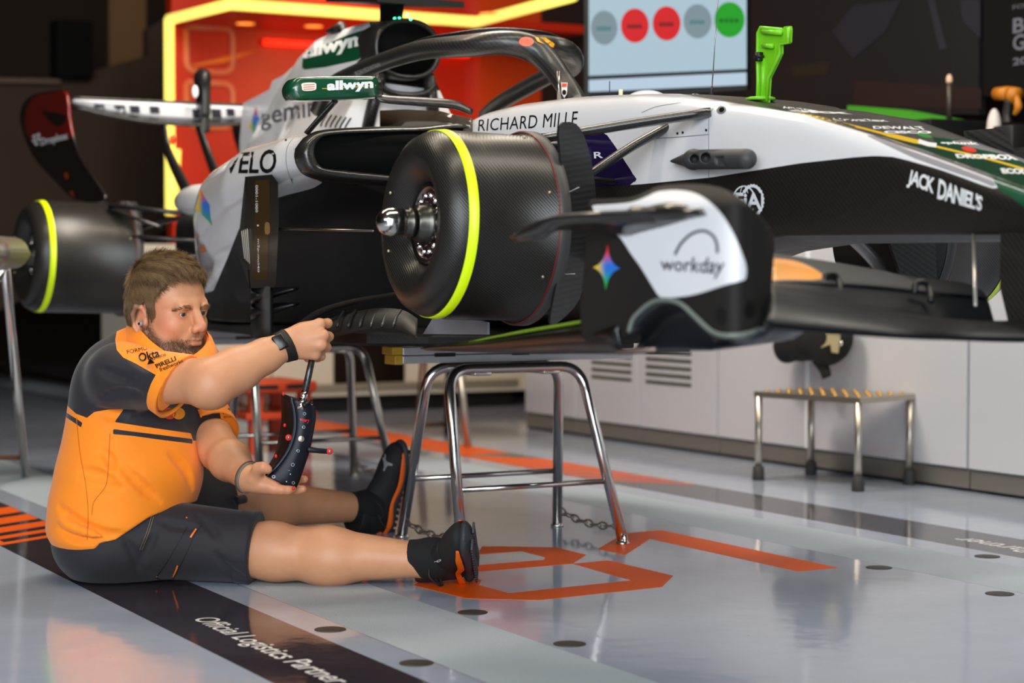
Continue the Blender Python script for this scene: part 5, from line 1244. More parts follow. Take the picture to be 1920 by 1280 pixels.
# ================================================================== SEATED MECHANIC
MAN = thing('person', 'man in orange and dark polo shirt sitting on the floor holding a black gauge', 'person', (-1.05, -1.22, 0))
rng = np.random.default_rng(5)
IMR = ROT[:, 0].copy(); TOC = -V(ROT[0, 2], ROT[1, 2], 0); TOC = unit(TOC)
ft_ = unit(V(.77, .64, 0)); lt_ = V(-ft_[1], ft_[0], 0); AT = np.array([ft_, lt_, [0, 0, 1]])
fp_ = unit(V(.5, .86, 0)); AP = np.array([fp_, [-fp_[1], fp_[0], 0], [0, 0, 1]])
hipR = V(-1.0, -1.265, .125); kneeR = V(-.745, -.905, .082); calfR = V(-.665, -.785, .076); ankR = V(-.515, -.565, .066)
hipL = V(-1.18, -1.17, .135); kneeL = V(-1.375, -.80, .165); calfL = V(-1.43, -.64, .125); ankL = at(684, 952, 6.10)
shR = at(228, 702, 5.10); elR = at(395, 718, 4.95); wrR = at(531, 650, 5.04)
shL = at(352, 724, 5.47); elL = at(412, 846, 5.25); wrL = at(466, 896, 5.06)
# head frame: looking to the right of the picture and a little down
fy = math.radians(55); fh = unit(TOC * math.cos(fy) + unit(V(IMR[0], IMR[1], 0)) * math.sin(fy)); pit = math.radians(-2)
HX = unit(fh * math.cos(pit) + V(0, 0, math.sin(pit))); HY = unit(np.cross(V(0, 0, 1), HX)); HZ = np.cross(HX, HY)
rol = math.radians(2.0); HY, HZ = HY * math.cos(rol) + HZ * math.sin(rol), HZ * math.cos(rol) - HY * math.sin(rol)
AH = np.array([HX, HY, HZ]); HS = 1.15; HC = at(315, 584, 5.24); SV = V(.97, .97, 1.065)
hd = lambda x, y, z: HC + HS * (x * SV[0] * HX + y * SV[1] * HY + z * SV[2] * HZ)

def head_sdf(s, grow=0.0):
    k = 0.02
    E = lambda c, r, kk=k, cut=False, A=AH: s.ell(hd(*c), [q * HS * w_ + grow for q, w_ in zip(r, SV)], A, kk, cut)
    E((-.010, 0, .038), (.094, .079, .084)); E((.040, 0, .030), (.052, .066, .062)); E((.026, 0, -.040), (.066, .064, .078))
    s.cone(hd(-.020, .060, -.045), hd(.040, .048, -.094), .020 * HS, .021 * HS, .03); s.cone(hd(-.020, -.060, -.045), hd(.040, -.048, -.094), .020 * HS, .021 * HS, .03)
    s.cone(hd(.040, .046, -.090), hd(.078, .012, -.100), .021 * HS, .019 * HS, .02); s.cone(hd(.040, -.046, -.090), hd(.078, -.012, -.100), .021 * HS, .019 * HS, .02)
    E((.078, 0, -.099), (.022, .027, .021), .015)
    for q in (-1, 1):
        E((.050, q * .040, -.026), (.034, .028, .030), .02)
        E((.020, q * .052, -.065), (.04, .022, .035), .02)
    if grow: return s
    s.cone(hd(.0825, -.040, .022), hd(.0825, .040, .022), .0085 * HS, .0085 * HS, .016); E((.087, 0, .020), (.010, .018, .012), .012)
    for q in (-1, 1):
        E((.100, q * .0345, .003), (.0165, .0200, .0125), .014, True)
        E((.0765, q * .0335, .0010), (.0143, .0185, .0122), .009)
        E((.0905, q * .0335, -.0012), (.0130, .0158, .0034), .0022, True)
    # nose
    s.cone(hd(.089, 0, .016), hd(.110, 0, -.026), .0085 * HS, .0125 * HS, .012); E((.1115, 0, -.0300), (.0125, .0118, .0108), .008)
    for q in (-1, 1):
        E((.103, q * .0140, -.0345), (.0115, .0078, .0085), .006)
        E((.107, q * .0075, -.0445), (.006, .0035, .004), .003, True)
        s.cone(hd(.098, q * .020, -.032), hd(.088, q * .032, -.054), .0015, .002, .010, True)
    # mouth
    E((.078, 0, -.062), (.016, .033, .022), .015)
    s.chain([hd(.085, -.026, -.060), hd(.097, -.010, -.0555), hd(.0995, 0, -.0570), hd(.097, .010, -.0555), hd(.085, .026, -.060)], [.0025, .0036, .0038, .0036, .0025], .006)
    s.chain([hd(.085, -.024, -.064), hd(.0955, -.010, -.0680), hd(.0965, 0, -.0685), hd(.0955, .010, -.0680), hd(.085, .024, -.064)], [.0025, .0046, .0050, .0046, .0025], .006)
    s.chain([hd(.088, -.027, -.0615), hd(.100, -.010, -.0612), hd(.102, 0, -.0618), hd(.100, .010, -.0612), hd(.088, .027, -.0615)], [.0012, .0016, .0016, .0016, .0012], .003, True)
    E((.098, 0, -.0785), (.008, .018, .005), .010, True)
    # lids and brows
    for q in (-1, 1):
        s.chain([hd(.0900, q * .0180, .0120), hd(.0935, q * .0280, .0150), hd(.0910, q * .0390, .0145), hd(.0830, q * .0500, .0090)], [.003, .0048, .0048, .003], .010)
    # ears
    for q in (-1, 1):
        Ae = np.array([unit(HX * .95 - q * HY * -.25), unit(HY), HZ])
        ec_ = 0
        pts = [hd(a * 1.12 - .003, q * b, c * 1.15 - .020) for a, b, c in ((.006, .076, .014), (-.002, .082, .029), (-.016, .087, .030), (-.025, .088, .014), (-.022, .086, -.008), (-.010, .081, -.026), (.001, .076, -.030), (.005, .074, -.020))]
        s.chain(pts, [.005, .0058, .0062, .006, .0058, .0075, .007, .005], .006)
        E((-.011, q * .0765, -.017), (.019, .0065, .033), .006)
        E((-.009, q * .0850, -.022), (.009, .0050, .012), .004, True)
        E((.002, q * .0785, -.024), (.005, .006, .008), .005)
    return s
def hand_chain(s, pts, rs, k=.006): s.chain(pts, rs, k)

def body_sdf():
    s = Sdf()
    head_sdf(s)
    s.cone(hd(-.030, 0, -.05), at(266, 668, 5.29), .066, .062, .03); s.cone(hd(.02, 0, -.10), at(292, 674, 5.27), .045, .045, .03)
    # trunk
    s.ell(at(215, 1012, 5.25), (.13, .16, .11), AP, .04); s.ell(at(243, 890, 5.25), (.160, .17, .13), AT, .05); s.ell(at(247, 800, 5.27), (.135, .16, .13), AT, .05)
    s.ell(at(248, 728, 5.29), (.098, .155, .090), AT, .04); s.cone(shR, shL, .050, .050, .03)
    # arms
    mR = shR + (elR - shR) * .5
    s.chain([shR, mR, elR], [.050, .060, .0600], .03); fR = elR + (wrR - elR) * .36
    s.chain([elR, fR, elR + (wrR - elR) * .75, wrR], [.0600, .0550, .041, .032], .03); s.ell(elR + V(.014, -.012, -.026), (.035, .04, .028), None, .035)
    s.chain([shL, shL + (elL - shL) * .5, elL], [.070, .062, .052], .03); fL = elL + (wrL - elL) * .35
    s.chain([elL, fL, wrL], [.052, .053, .034], .025)
    # legs
    tR = hipR + (kneeR - hipR) * .5; s.chain([hipR, tR, kneeR], [.085, .074, .074], .03)
    s.cone(kneeR, calfR, .070, .073, .03); s.cone(calfR, ankR, .073, .044, .03); s.ell(kneeR + V(0, -.01, .030), (.05, .05, .045), None, .03)
    s.ell(calfR + V(.01, .0, -.012), (.07, .09, .064), np.array([[unit(ankR - calfR)[1], -unit(ankR - calfR)[0], 0], unit((ankR - calfR) * V(1, 1, 0)), [0, 0, 1]]), .03)
    tL = hipL + (kneeL - hipL) * .5; s.chain([hipL, tL, kneeL], [.09, .082, .074], .03)
    s.cone(kneeL, calfL, .068, .070, .03); s.cone(calfL, ankL, .070, .042, .03); s.ell(calfL + V(0, 0, -.022), (.06, .08, .058), None, .03)
    s.cone(ankR, ankR + unit(ankR - calfR) * .05, .043, .04, .02); s.cone(ankL, ankL + unit(ankL - calfL) * .05, .042, .04, .02)
    # right hand: back towards the camera, fingers wrapped round the upright handle
    W = at(541, 644, 5.045); K = [at(599, 607, 5.055), at(606, 628, 5.045), at(602, 647, 5.045), at(591, 664, 5.055)]
    s.cone(wrR, W, .033, .031, .02)
    for i, kn_ in enumerate(K):
        off = (i - 1.5) * V(0, 0, -.012); s.cone(W + off, kn_, .021, .0145, .014)
    s.ell(at(570, 637, 5.065), (.045, .026, .045), np.array([IMR, TOC, [0, 0, 1]]), .02)
    P1 = [(614, 606), (616, 631), (612, 651), (602, 668)]
    for i, ((x, y), kn_) in enumerate(zip(P1, K)):
        r = (.0118, .0122, .0116, .0105)[i]
        p1 = at(x, y, 5.085); p2 = at(x - 6, y + 3, 5.112); p3 = at(x - 26, y + 5, 5.118)
        s.chain([kn_, p1, p2, p3], [.0140, r * 1.06, r * .95, r * .85], .006)
    s.chain([at(552, 634, 5.08), at(575, 640, 5.105), at(590, 652, 5.112)], [.017, .0135, .011], .01)   # thumb on the far side of the handle
    # left hand: palm up under the gauge
    Wl = at(476, 898, 5.045); s.cone(wrL, Wl, .033, .031, .02)
    s.ell(at(497, 909, 5.040), (.040, .034, .021), np.array([IMR, TOC, [0, 0, 1]]), .018)
    s.cone(Wl, at(515, 914, 5.030), .028, .018, .015)
    s.chain([at(477, 895, 5.020), at(484, 878, 5.000), at(494, 876, 4.990), at(503, 880, 4.990)], [.019, .0140, .0125, .0105], .012)   # thumb
    s.chain([at(513, 916, 5.020), at(528, 918, 5.015), at(540, 918.5, 5.020), at(549, 917, 5.030)], [.0150, .0118, .0108, .0092], .006)   # index
    s.chain([at(512, 912, 5.055), at(535, 915, 5.070), at(557, 918, 5.070), at(568, 916.5, 5.065)], [.0150, .0118, .0112, .0098], .006)   # middle
    s.chain([at(510, 906, 5.080), at(536, 903, 5.097), at(558, 898, 5.095), at(571, 898, 5.085)], [.0150, .0116, .0112, .0098], .006)   # ring
    s.chain([at(506, 900, 5.095), at(530, 893, 5.115), at(548, 886, 5.120), at(556, 884, 5.115)], [.0140, .0105, .0095, .0085], .006)   # little
    return s
bs_ = body_sdf()
bv_, bf_ = bs_.mesh(0.0029)
hl = (bv_ - HC) @ AH.T / HS / SV
def skin_mat():
    N = NT('skin'); co = N.coords()
    n1 = N.n('ShaderNodeTexNoise'); N.val(n1, 'Scale', 22); N.val(n1, 'Detail', 5.0); N.l(co, n1.inputs['Vector'])
    n2 = N.n('ShaderNodeTexNoise'); N.val(n2, 'Scale', 240); N.val(n2, 'Detail', 3.0); N.l(co, n2.inputs['Vector'])
    c = N.mix(n1.outputs['Fac'], hexc('c68a63'), hexc('d29a75'))
    for a_, cc, f_ in (('rosy', hexc('cf7d62'), .75), ('stubble', hexc('6b4a38'), .72), ('lip', hexc('b06a58'), .5), ('scalp', hexc('7a5c44'), .9)):
        q = N.n('ShaderNodeAttribute', attribute_name=a_); c = N.mix(N.math('MULTIPLY', q.outputs['Fac'], f_), c, cc)
    N.l(c, N.b.inputs['Base Color']); N.b.inputs['Roughness'].default_value = .48; N.b.inputs['Subsurface Weight'].default_value = .12
    N.b.inputs['Subsurface Radius'].default_value = (.010, .004, .002); N.b.inputs['Subsurface Scale'].default_value = 1.0
    bp = N.n('ShaderNodeBump'); N.val(bp, 'Strength', .18); N.val(bp, 'Distance', .002); N.l(n2.outputs['Fac'], bp.inputs['Height']); N.l(bp.outputs[0], N.b.inputs['Normal'])
    return N.m
M['skin'] = skin_mat()
g3 = lambda P, c, r: np.exp(-(((P - np.array(c)) / np.array(r)) ** 2).sum(1))
ishead = (np.linalg.norm(bv_ - HC, axis=1) < .19)
ay = np.abs(hl[:, 1]); hl2 = np.stack([hl[:, 0], ay, hl[:, 2]], 1)
def beard_w(P):
    """how much beard grows at a head-space point"""
    x, y, z = P[:, 0], np.abs(P[:, 1]), P[:, 2]
    line = np.interp(x, [-.02, .01, .03, .05, .07, .085, .11], [-.012, -.020, -.036, -.050, -.050, -.045, -.043])
    w = np.clip((line - z) / .014, 0, 1) * np.clip((x + .018) / .012, 0, 1) * np.clip((z + .125) / .02, 0, 1)
    w = w * (1 - np.clip(1.6 * np.exp(-((y / .021) ** 2 + ((z + .0625) / .0095) ** 2) ** 2), 0, 1) * (x > .07))
    w = w * (1 - .75 * np.exp(-(((y - .030) / .012) ** 2 + ((z + .050) / .010) ** 2)) * (x > .06))
    return w
bw = np.where(ishead, beard_w(hl), 0)
hands = np.minimum.reduce([np.linalg.norm(bv_ - p, axis=1) for p in (at(608, 632, 5.0), at(515, 912, 5.0), at(560, 915, 5.03), at(495, 880, 4.96))])
rosy = np.where(ishead, .75 * g3(hl2, (.055, .052, -.025), (.03, .03, .03)) + .9 * g3(hl2, (.115, 0, -.025), (.02, .02, .018)) + .8 * g3(hl2, (-.01, .085, 0), (.03, .012, .035)), 0) + .55 * np.exp(-(hands / .035) ** 2) + .5 * np.exp(-(np.linalg.norm(bv_ - elR, axis=1) / .06) ** 2) + .3 * np.exp(-(np.linalg.norm(bv_ - kneeR - V(0, 0, .06), axis=1) / .07) ** 2)
lip = np.where(ishead, np.clip(1.3 * np.exp(-((hl[:, 1] / .021) ** 2 + ((hl[:, 2] + .0625) / .0085) ** 2) ** 2) * (hl[:, 0] > .075), 0, 1), 0)
def hair_w(P):
    """inside the hairline"""
    x, y, z = P[:, 0], np.abs(P[:, 1]), P[:, 2]
    hline = np.interp(x, [-.12, -.075, -.03, -.018, .004, .006, .022, .030, .045, .062, .080, .10], [-.050, -.050, -.042, -.005, .030, -.016, -.012, .030, .050, .066, .078, .084])
    hline = np.where((y < .055) & (x > .02), np.interp(x, [.02, .05, .08, .10], [.03, .066, .080, .086]), hline)
    return z - hline
body = obj('body', (bv_, bf_), M['skin'], MAN, attrs={'rosy': np.clip(rosy, 0, 1), 'stubble': bw * .9, 'lip': lip, 'scalp': np.where(ishead, np.clip(hair_w(hl) / .008, 0, 1), 0)})
# eyes, brows
ew_ = plain('eye_white', hexc('b9b0aa'), .25); ir = plain('iris_grey', hexc('39424a'), .15); pu = plain('pupil', hexc('060606'), .1)
gz = unit(HX * .96 - HY * .20 - HZ * .14)
for q in (-1, 1):
    c = hd(.0768, q * .0335, .0006); r = .0124 * HS
    e = obj('eye', ellipsoid(c, (r, r, r), None, 28, 18), ew_, MAN)
    s_, w_ = frame_along(gz)
    obj('iris', lathe(c, gz, [(r * .87, .0060 * HS), (r * .985, .0050 * HS), (r * 1.012, .0022 * HS)], 24), ir, e)
    obj('pupil', lathe(c, gz, [(r * 1.0, .0026 * HS), (r * 1.022, .0016 * HS)], 16), pu, e)
def strands(roots, dirs, lens, rad, bend, n=3, col=None):
    """tapered hair strands as triangular tubes"""
    m = len(roots); vs = []; d0 = dirs / np.linalg.norm(dirs, axis=1, keepdims=True)
    ref = np.where(np.abs(d0[:, 2:3]) > .9, np.array([[1., 0, 0]]), np.array([[0, 0, 1.]])); s_ = np.cross(ref, d0); s_ /= np.linalg.norm(s_, axis=1, keepdims=True); w_ = np.cross(d0, s_)
    for i in range(n):
        t = i / (n - 1); c = roots + d0 * (lens * t)[:, None] + bend * (lens * t * t)[:, None]; r = rad * (1 - .75 * t)
        for a in (0, 2.094, 4.189): vs.append(c + r * (math.cos(a) * s_ + math.sin(a) * w_))
    v = np.stack(vs, 1).reshape(-1, 3); f = []
    base = np.arange(m) * 3 * n
    for i in range(n - 1):
        for j in range(3):
            a = i * 3 + j; b = i * 3 + (j + 1) % 3
            f.append(np.stack([base + a, base + b, base + b + 3, base + a + 3], 1))
    return v, np.concatenate(f).tolist()
# hair: a cap under many strands
hs_ = Sdf(); hs_.ell(hd(-.010, 0, .041), HS * SV * V(.101, .0855, .0915), AH, .02); hs_.ell(hd(.036, 0, .060), HS * SV * V(.055, .066, .048), AH, .03); hs_.ell(hd(-.048, 0, .0), HS * SV * V(.058, .077, .068), AH, .03)
hs_.ell(hd(.055, -.01, .088), [q * HS for q in (.034, .05, .018)], AH, .02)
def hair_cut(p, d):
    q = (p - HC) @ AH.T / HS / SV
    return np.maximum(d, -(hair_w(q) - .002 * np.sin(q[:, 1] * 300) - .0015 * np.sin(q[:, 0] * 420)) * .7)
hv, hf = hs_.mesh(0.003, hair_cut)
bm_n = bvh_of(body)
tri_c = np.array([hv[list(q)].mean(0) for q in hf]); fa = np.array([np.cross(hv[q[2]] - hv[q[0]], hv[q[3]] - hv[q[1]]) for q in hf]); fn_ = fa / (np.linalg.norm(fa, axis=1, keepdims=True) + 1e-12)
lc = (tri_c - HC) @ AH.T / HS / SV; outw = ((lc - np.array([-.02, 0, .02])) * ((fn_ @ AH.T))).sum(1) > .02
idx = np.flatnonzero(outw); idx = rng.choice(idx, 30000)
rt = tri_c[idx] + rng.normal(0, .0012, (len(idx), 3)); L_ = (rt - HC) @ AH.T / HS / SV; nl = fn_[idx] @ AH.T
top = np.clip((L_[:, 2] - .06) / .05, 0, 1)[:, None]
flow = top * np.array([[1.0, -.35, .05]]) + (1 - top) * (np.array([[.25, 0, -1.0]]) + np.where(L_[:, 0:1] < -.06, np.array([[.1, 0, -.5]]), 0) + np.where((L_[:, 0:1] > -.06) & (L_[:, 2:3] > .03), np.array([[.8, 0, .2]]), 0))
flow = flow - nl * (flow * nl).sum(1, keepdims=True); flow /= np.linalg.norm(flow, axis=1, keepdims=True) + 1e-9
flow = flow + nl * (.08 + .03 * top) + rng.normal(0, .08, flow.shape) + .16 * np.sin(L_[:, [1, 2, 0]] * 210 + 2.0)
flow = flow + nl * np.maximum(0, .09 - (flow * nl).sum(1, keepdims=True))
ln = (.016 + .018 * top[:, 0]) * rng.uniform(.7, 1.25, len(idx))
sv, sf = strands(rt - fn_[idx] * .002, flow @ AH, ln * HS, .00045, (-fn_[idx]) * .04, 4)
def hair_mat(name, a, b2, rough=.45):
    N = NT(name); q = N.n('ShaderNodeAttribute', attribute_name='shade'); N.l(N.mix(q.outputs['Fac'], a, b2), N.b.inputs['Base Color']); N.b.inputs['Roughness'].default_value = rough; N.b.inputs['Specular IOR Level'].default_value = .4; return N.m
M['hair'] = hair_mat('brown_hair', hexc('40291a'), hexc('a88a62'))
sh_ = np.repeat(np.clip(rng.normal(.38, .16, len(idx)) + .28 * top[:, 0] + .22 * np.sin(L_[:, 1] * 260 + 90 * L_[:, 2]), 0, 1), 12)
obj('hair', join((hv, hf), (sv, sf)), M['hair'], MAN, attrs={'shade': np.concatenate([np.full(len(hv), .30), sh_])})
# beard and brows
tri_c = np.array([bv_[list(q)].mean(0) for q in bf_[ishead[np.array(bf_)[:, 0]]]]); fsel = np.array(bf_)[ishead[np.array(bf_)[:, 0]]]
fa = np.cross(bv_[fsel[:, 2]] - bv_[fsel[:, 0]], bv_[fsel[:, 3]] - bv_[fsel[:, 1]]); fn_ = fa / (np.linalg.norm(fa, axis=1, keepdims=True) + 1e-12)
lc = (tri_c - HC) @ AH.T / HS / SV; w = beard_w(lc); idx = rng.choice(len(w), 15000, p=w / w.sum()); L_ = lc[idx]; nl = fn_[idx] @ AH.T
flow = np.stack([np.full(len(idx), .25), np.zeros(len(idx)), np.full(len(idx), -1.0)], 1); flow = flow - nl * (flow * nl).sum(1, keepdims=True) + nl * .55 + rng.normal(0, .22, flow.shape)
ln = np.where(L_[:, 2] > -.056, .0045, .0060 + .003 * (L_[:, 2] < -.085)) * rng.uniform(.6, 1.2, len(idx)) * np.clip(w[idx] * 1.1, .35, 1)
b1 = strands(tri_c[idx] + rng.normal(0, .001, (len(idx), 3)), flow @ AH, ln * HS, .00034, fn_[idx] * -.15, 3)
sb1 = np.repeat(np.clip(rng.normal(.32, .2, len(idx)), 0, 1), 9)
x, y, z = lc[:, 0], np.abs(lc[:, 1]), lc[:, 2]
bz = np.interp(y, [.012, .025, .040, .052], [.0110, .0150, .0150, .0080]); wb_ = np.exp(-((z - bz) / .0027) ** 2) * (y > .010) * (y < .053) * (x > .055)
idx = rng.choice(len(wb_), 750, p=wb_ / wb_.sum()); nl = fn_[idx] @ AH.T; sg = np.sign(lc[idx, 1])
flow = np.stack([np.full(len(idx), -.15), sg * .9, np.full(len(idx), .25)], 1); flow = flow - nl * (flow * nl).sum(1, keepdims=True) + nl * .3 + rng.normal(0, .15, flow.shape)
b3 = strands(tri_c[idx], flow @ AH, rng.uniform(.006, .009, len(idx)) * HS, .00030, fn_[idx] * -.2, 3)
M['beard'] = hair_mat('beard_hair', hexc('3a281b'), hexc('9a744e'), .5)
obj('beard', b1, M['beard'], MAN, attrs={'shade': sb1}); obj('eyebrows', b3, M['beard'], MAN, attrs={'shade': np.full(len(b3[0]), .55)})
obj('ear_plug', join(ellipsoid(hd(-.007, -.0840, -.023), (.0072, .0065, .0072), None, 14, 8)), plain('earplug_grey', hexc('8c9196'), .3), MAN)
obj('ear_plug_tip', ellipsoid(hd(-.008, -.0895, -.023), (.0042, .0036, .0036), None, 12, 8), M['black'], MAN)

# ------------------------------------------------------------------ polo shirt
ss = Sdf(); kq = .04
ss.ell(at(216, 985, 5.25), (.182, .212, .12), AP, .05); ss.ell(at(243, 888, 5.25), (.197, .208, .155), AT, .06); ss.ell(at(228, 940, 5.26), (.176, .20, .12), AT, .05)
ss.ell(at(246, 800, 5.27), (.168, .192, .15), AT, .06); ss.ell(at(246, 728, 5.28), (.135, .195, .12), AT, .06); ss.ell(at(230, 706, 5.28), (.078, .17, .115), AT, .05)
ss.cone(shR, shL, .078, .070, .045); ss.cone(at(268, 664, 5.29), at(250, 702, 5.29), .078, .105, .05)
dR = unit(IMR * .80 + V(0, 0, -.50) + TOC * .36); cR = shR + (elR - shR) * .67; ss.cone(shR + V(0, 0, -.006), elR + V(0, 0, -.006), .084, .0725, .04, planes=[(dR, float(cR @ dR))])
dL = unit(elL - shL); cL = at(420, 803, 5.31); ss.cone(shL, shL + dL * .3, .082, .074, .04, planes=[(dL, float(cL @ dL))])
# folds pressed into the cloth where the first shape lies
fv0, ff0 = ss.mesh(.010); fbv0 = BVHTree.FromPolygons([tuple(p) for p in fv0], [list(q) for q in ff0])
def fold(pts, r, d=5.06, k=.016, cut=False, S=None, bv=None):
    P2 = spline(np.array([(p[0], p[1]) for p in pts], float), 3); out = lay_px(P2, [], bv or fbv0, -.002 if not cut else .003)
    if out is not None and len(out[0]) > 1: (S or ss).chain(list(out[0]), list(r * np.interp(np.linspace(0, 1, len(out[0])), [0, .3, .7, 1], [.25, 1, 1, .25])), k, cut)
for pts, r, cu in (([(150, 880, 5.09), (185, 890, 5.04), (215, 905, 5.02)], .010, True), ([(148, 898, 5.10), (190, 912, 5.04), (225, 915, 5.03)], .009, True), ([(110, 950, 5.20), (150, 985, 5.09), (185, 1000, 5.06), (235, 1003, 5.05)], .012, True),
                   ([(110, 990, 5.2), (150, 1010, 5.1), (200, 1008, 5.06)], .011, True), ([(225, 870, 5.03), (265, 910, 5.0), (300, 940, 5.02)], .012, True), ([(180, 770, 5.06), (215, 778, 5.04), (250, 772, 5.04)], .010, True),
                   ([(190, 845, 5.06), (205, 860, 5.04), (210, 880, 5.03)], .008, True), ([(112, 975, 5.2), (140, 990, 5.12), (190, 1005, 5.06)], .008, False), ([(280, 680, 5.02), (262, 664, 5.10), (240, 650, 5.17)], .006, True), ([(282, 692, 5.0), (265, 682, 5.05), (245, 668, 5.1)], .005, True),
                   ([(320, 850, 5.1), (350, 880, 5.12), (362, 915, 5.14)], .010, True), ([(190, 745, 5.04), (225, 735, 5.02), (262, 738, 4.98)], .009, True), ([(185, 690, 5.08), (220, 705, 5.04), (260, 715, 4.98)], .008, True)):
    fold(pts, r, cut=cu)
# open sleeve ends and collar
ss.cone(at(292, 640, 5.27), hd(0, 0, -.06), .074, .080, .01, True)
hem = np.array([(420, 925), (384, 936), (363, 941), (330, 952), (298, 962), (279, 970), (216, 1012), (187, 1018), (169, 1041), (155, 1064), (133, 1069), (105, 1062), (60, 1060), (60, 1300), (500, 1300), (500, 925)], float)
ss.add(lambda p: -sd_poly(to_px(p), hem) * .00145, (0, 0, 0), 1e3, .004, True)
sv_, sf_ = ss.mesh(.0042)
rip = lambda p: .0011 * np.sin(p[:, 2] * 95 + 14 * p[:, 0] + 4 * np.sin(p[:, 1] * 21)) * np.exp(-((p[:, 2] - .10) / .06) ** 2)
sv_ = sv_ + np.stack([rip(sv_), -rip(sv_), np.zeros(len(sv_))], 1) * 1.5
spx = to_px(sv_)
Bk = [sd_poly(spx, q) for q in (
    [(219, 600), (219, 621), (216, 637), (219, 656), (231, 670), (254, 681), (298, 706), (290, 733), (282, 755), (282, 770), (240, 766.5), (203, 767.5), (177, 772), (163, 783), (142, 775), (125, 759), (90, 740), (120, 640), (170, 600)],
    [(236, 762), (226, 775), (215, 791), (254, 797), (301, 804), (358, 812), (362, 826), (384, 825), (386, 805), (415, 791), (408, 745), (408, 690), (340, 740), (300, 775), (279, 768)],
    [(212, 804), (250, 809), (300, 815), (360.7, 822.6), (361, 831.5), (300, 824), (250, 817), (212, 813.5)],
    [(100, 765), (124, 773), (154.5, 792), (152, 801), (121, 780), (95, 770)])]
blk_ = np.maximum.reduce(Bk)
for q in ([(309, 772), (320, 762), (345, 764), (338, 788), (318, 784)],): pass
shirt_m = painted('shirt_jersey', hexc('ff8d0c'), [('dark', hexc('1c1922'))], .72, 0, bump=.25, bscale=420, sheen=.15, noise=.12, nscale=8)
shirt = obj('polo_shirt', (sv_, sf_), shirt_m, MAN, attrs={'dark': blk_}); shv = bvh_of(shirt)
for pts in ([(143, 782), (150, 850), (160, 905), (165, 960), (163, 1012)], [(206, 812), (203, 870), (198, 910), (176, 940), (172, 965)]):
    patch_px('shirt_seam', stroke(pts, 1.3, 5), shv, plain('seam_thread', hexc('cf6c0c'), .8), shirt, size=6, lift=.002)
# sleeve cuffs and collar
org = plain('shirt_orange', hexc('ff8f10'), .7, bump=.2, bscale=400, sheen=.15); 
def ring_at(c, ax, r, w, th, sq=1.0, up=(0, 0, 1)):
    return lathe(c, ax, [(-w, r), (w, r + .001), (w, r - th), (-w, r - th), (-w, r)], 48, up, cap=False)
def cuff(c, ax, w, grow, par, mat, name, sdf, dirs=56):
    """band hugging the cloth: rays from the sleeve axis to the cloth surface"""
    ax = unit(ax); s_, w_ = frame_along(ax); R_ = []
    for h in np.linspace(-w, w, 5):
        ring = []
        for a in np.linspace(0, 2 * math.pi, dirs, endpoint=False):
            d = math.cos(a) * s_ + math.sin(a) * w_; t = np.linspace(.01, .14, 131); P_ = (c - ax * (w + .004)) + t[:, None] * d
            v_ = sdf(P_); k_ = np.flatnonzero(v_ > 0); r0 = t[k_[0]] if len(k_) else .08
            ring.append((d, min(r0, .125)))
        R_.append([c + ax * h + d * (r + grow) for d, r in ring])
    inner = [[p + (c + ax * h - p) * .07 for p in R_[i]] for i, h in zip((4, 0), (w, -w))]
    return obj(name, loft(R_ + [inner[0], inner[1], R_[0]], cap=False), mat, par)
cuff(cR - dR * .016, dR, .015, .0022, shirt, org, 'cuff', ss); cuff(cL - dL * .012, dL, .013, .002, shirt, org, 'cuff', ss)
col_c = [at(x, y, d) for x, y, d in ((250, 612, 5.30), (243, 628, 5.24), (258, 645, 5.17), (283, 668, 5.12), (318, 690, 5.10), (352, 698, 5.13), (385, 680, 5.20), (398, 660, 5.27), (385, 640, 5.36), (330, 625, 5.42), (280, 608, 5.38))]
def collar():
    P = smooth_poly(col_c, 6); c = P.mean(0); rows = []
    for h, g in ((.038, -.010), (.028, .002), (.010, .010), (-.012, .022), (-.016, .020), (.0, .004), (.036, -.014)):
        rows.append([p + unit((p - c) * V(1, 1, .2)) * g + V(0, 0, h) for p in P])
    return loft(rows, cap=False)
obj('collar', collar(), org, shirt)
def sleeve_text(s, q, bold=.01): text_px('shirt_lettering', s, q, shv, M['ink'], shirt, bold=bold, size=6, lift=.003)
sleeve_text('Okta', [(262, 679), (300, 668), (296, 653), (258, 663)], .02); sleeve_text('freshworks', [(300, 697), (344, 679), (341, 672), (298, 689)])
sleeve_text('PIRELLI', [(294, 690), (331, 675), (328, 667), (290, 683)], .03); sleeve_text('IRON MOUNTAIN', [(285, 676), (312, 667), (310, 662), (283, 670)])
sleeve_text('FORMULA', [(239, 663), (290, 652), (288, 646), (237, 656)])
patch_px('logo_triangle', [(276, 683), (290, 680), (281, 671)], shv, M['ink'], shirt, size=4, lift=.003)
text_px('shirt_lettering', 'ECOLAB', [(416, 758), (436, 756), (435, 748), (415, 750)], shv, M['ink'], shirt, bold=.03, size=6, lift=.003)
text_px('shirt_lettering', 'RICHARD', [(420, 784), (440, 782), (439.5, 777.5), (419.5, 780)], shv, M['ink'], shirt, size=6, lift=.003)
patch_px('logo_wave', stroke([(418, 776), (421, 767), (425, 775), (429, 765), (433, 774), (436, 765), (439, 773)], 1.5, 3), shv, M['ink'], shirt, size=4, lift=.003)
text_px('shirt_lettering', 'T', [(391, 762), (400, 761), (400, 753), (391, 754)], shv, M['wink'], shirt, bold=.03, size=6, lift=.003)
for x, c in ((318, 'd83c1c'), (335, 'f0a01c')):
    patch_px('chest_disc', [(x + 12 * math.cos(a), 775 + 11 * math.sin(a)) for a in np.linspace(0, 6.28, 24, endpoint=False)], shv, plain('chest_' + c, hexc(c), .6), shirt, size=5, lift=.003)

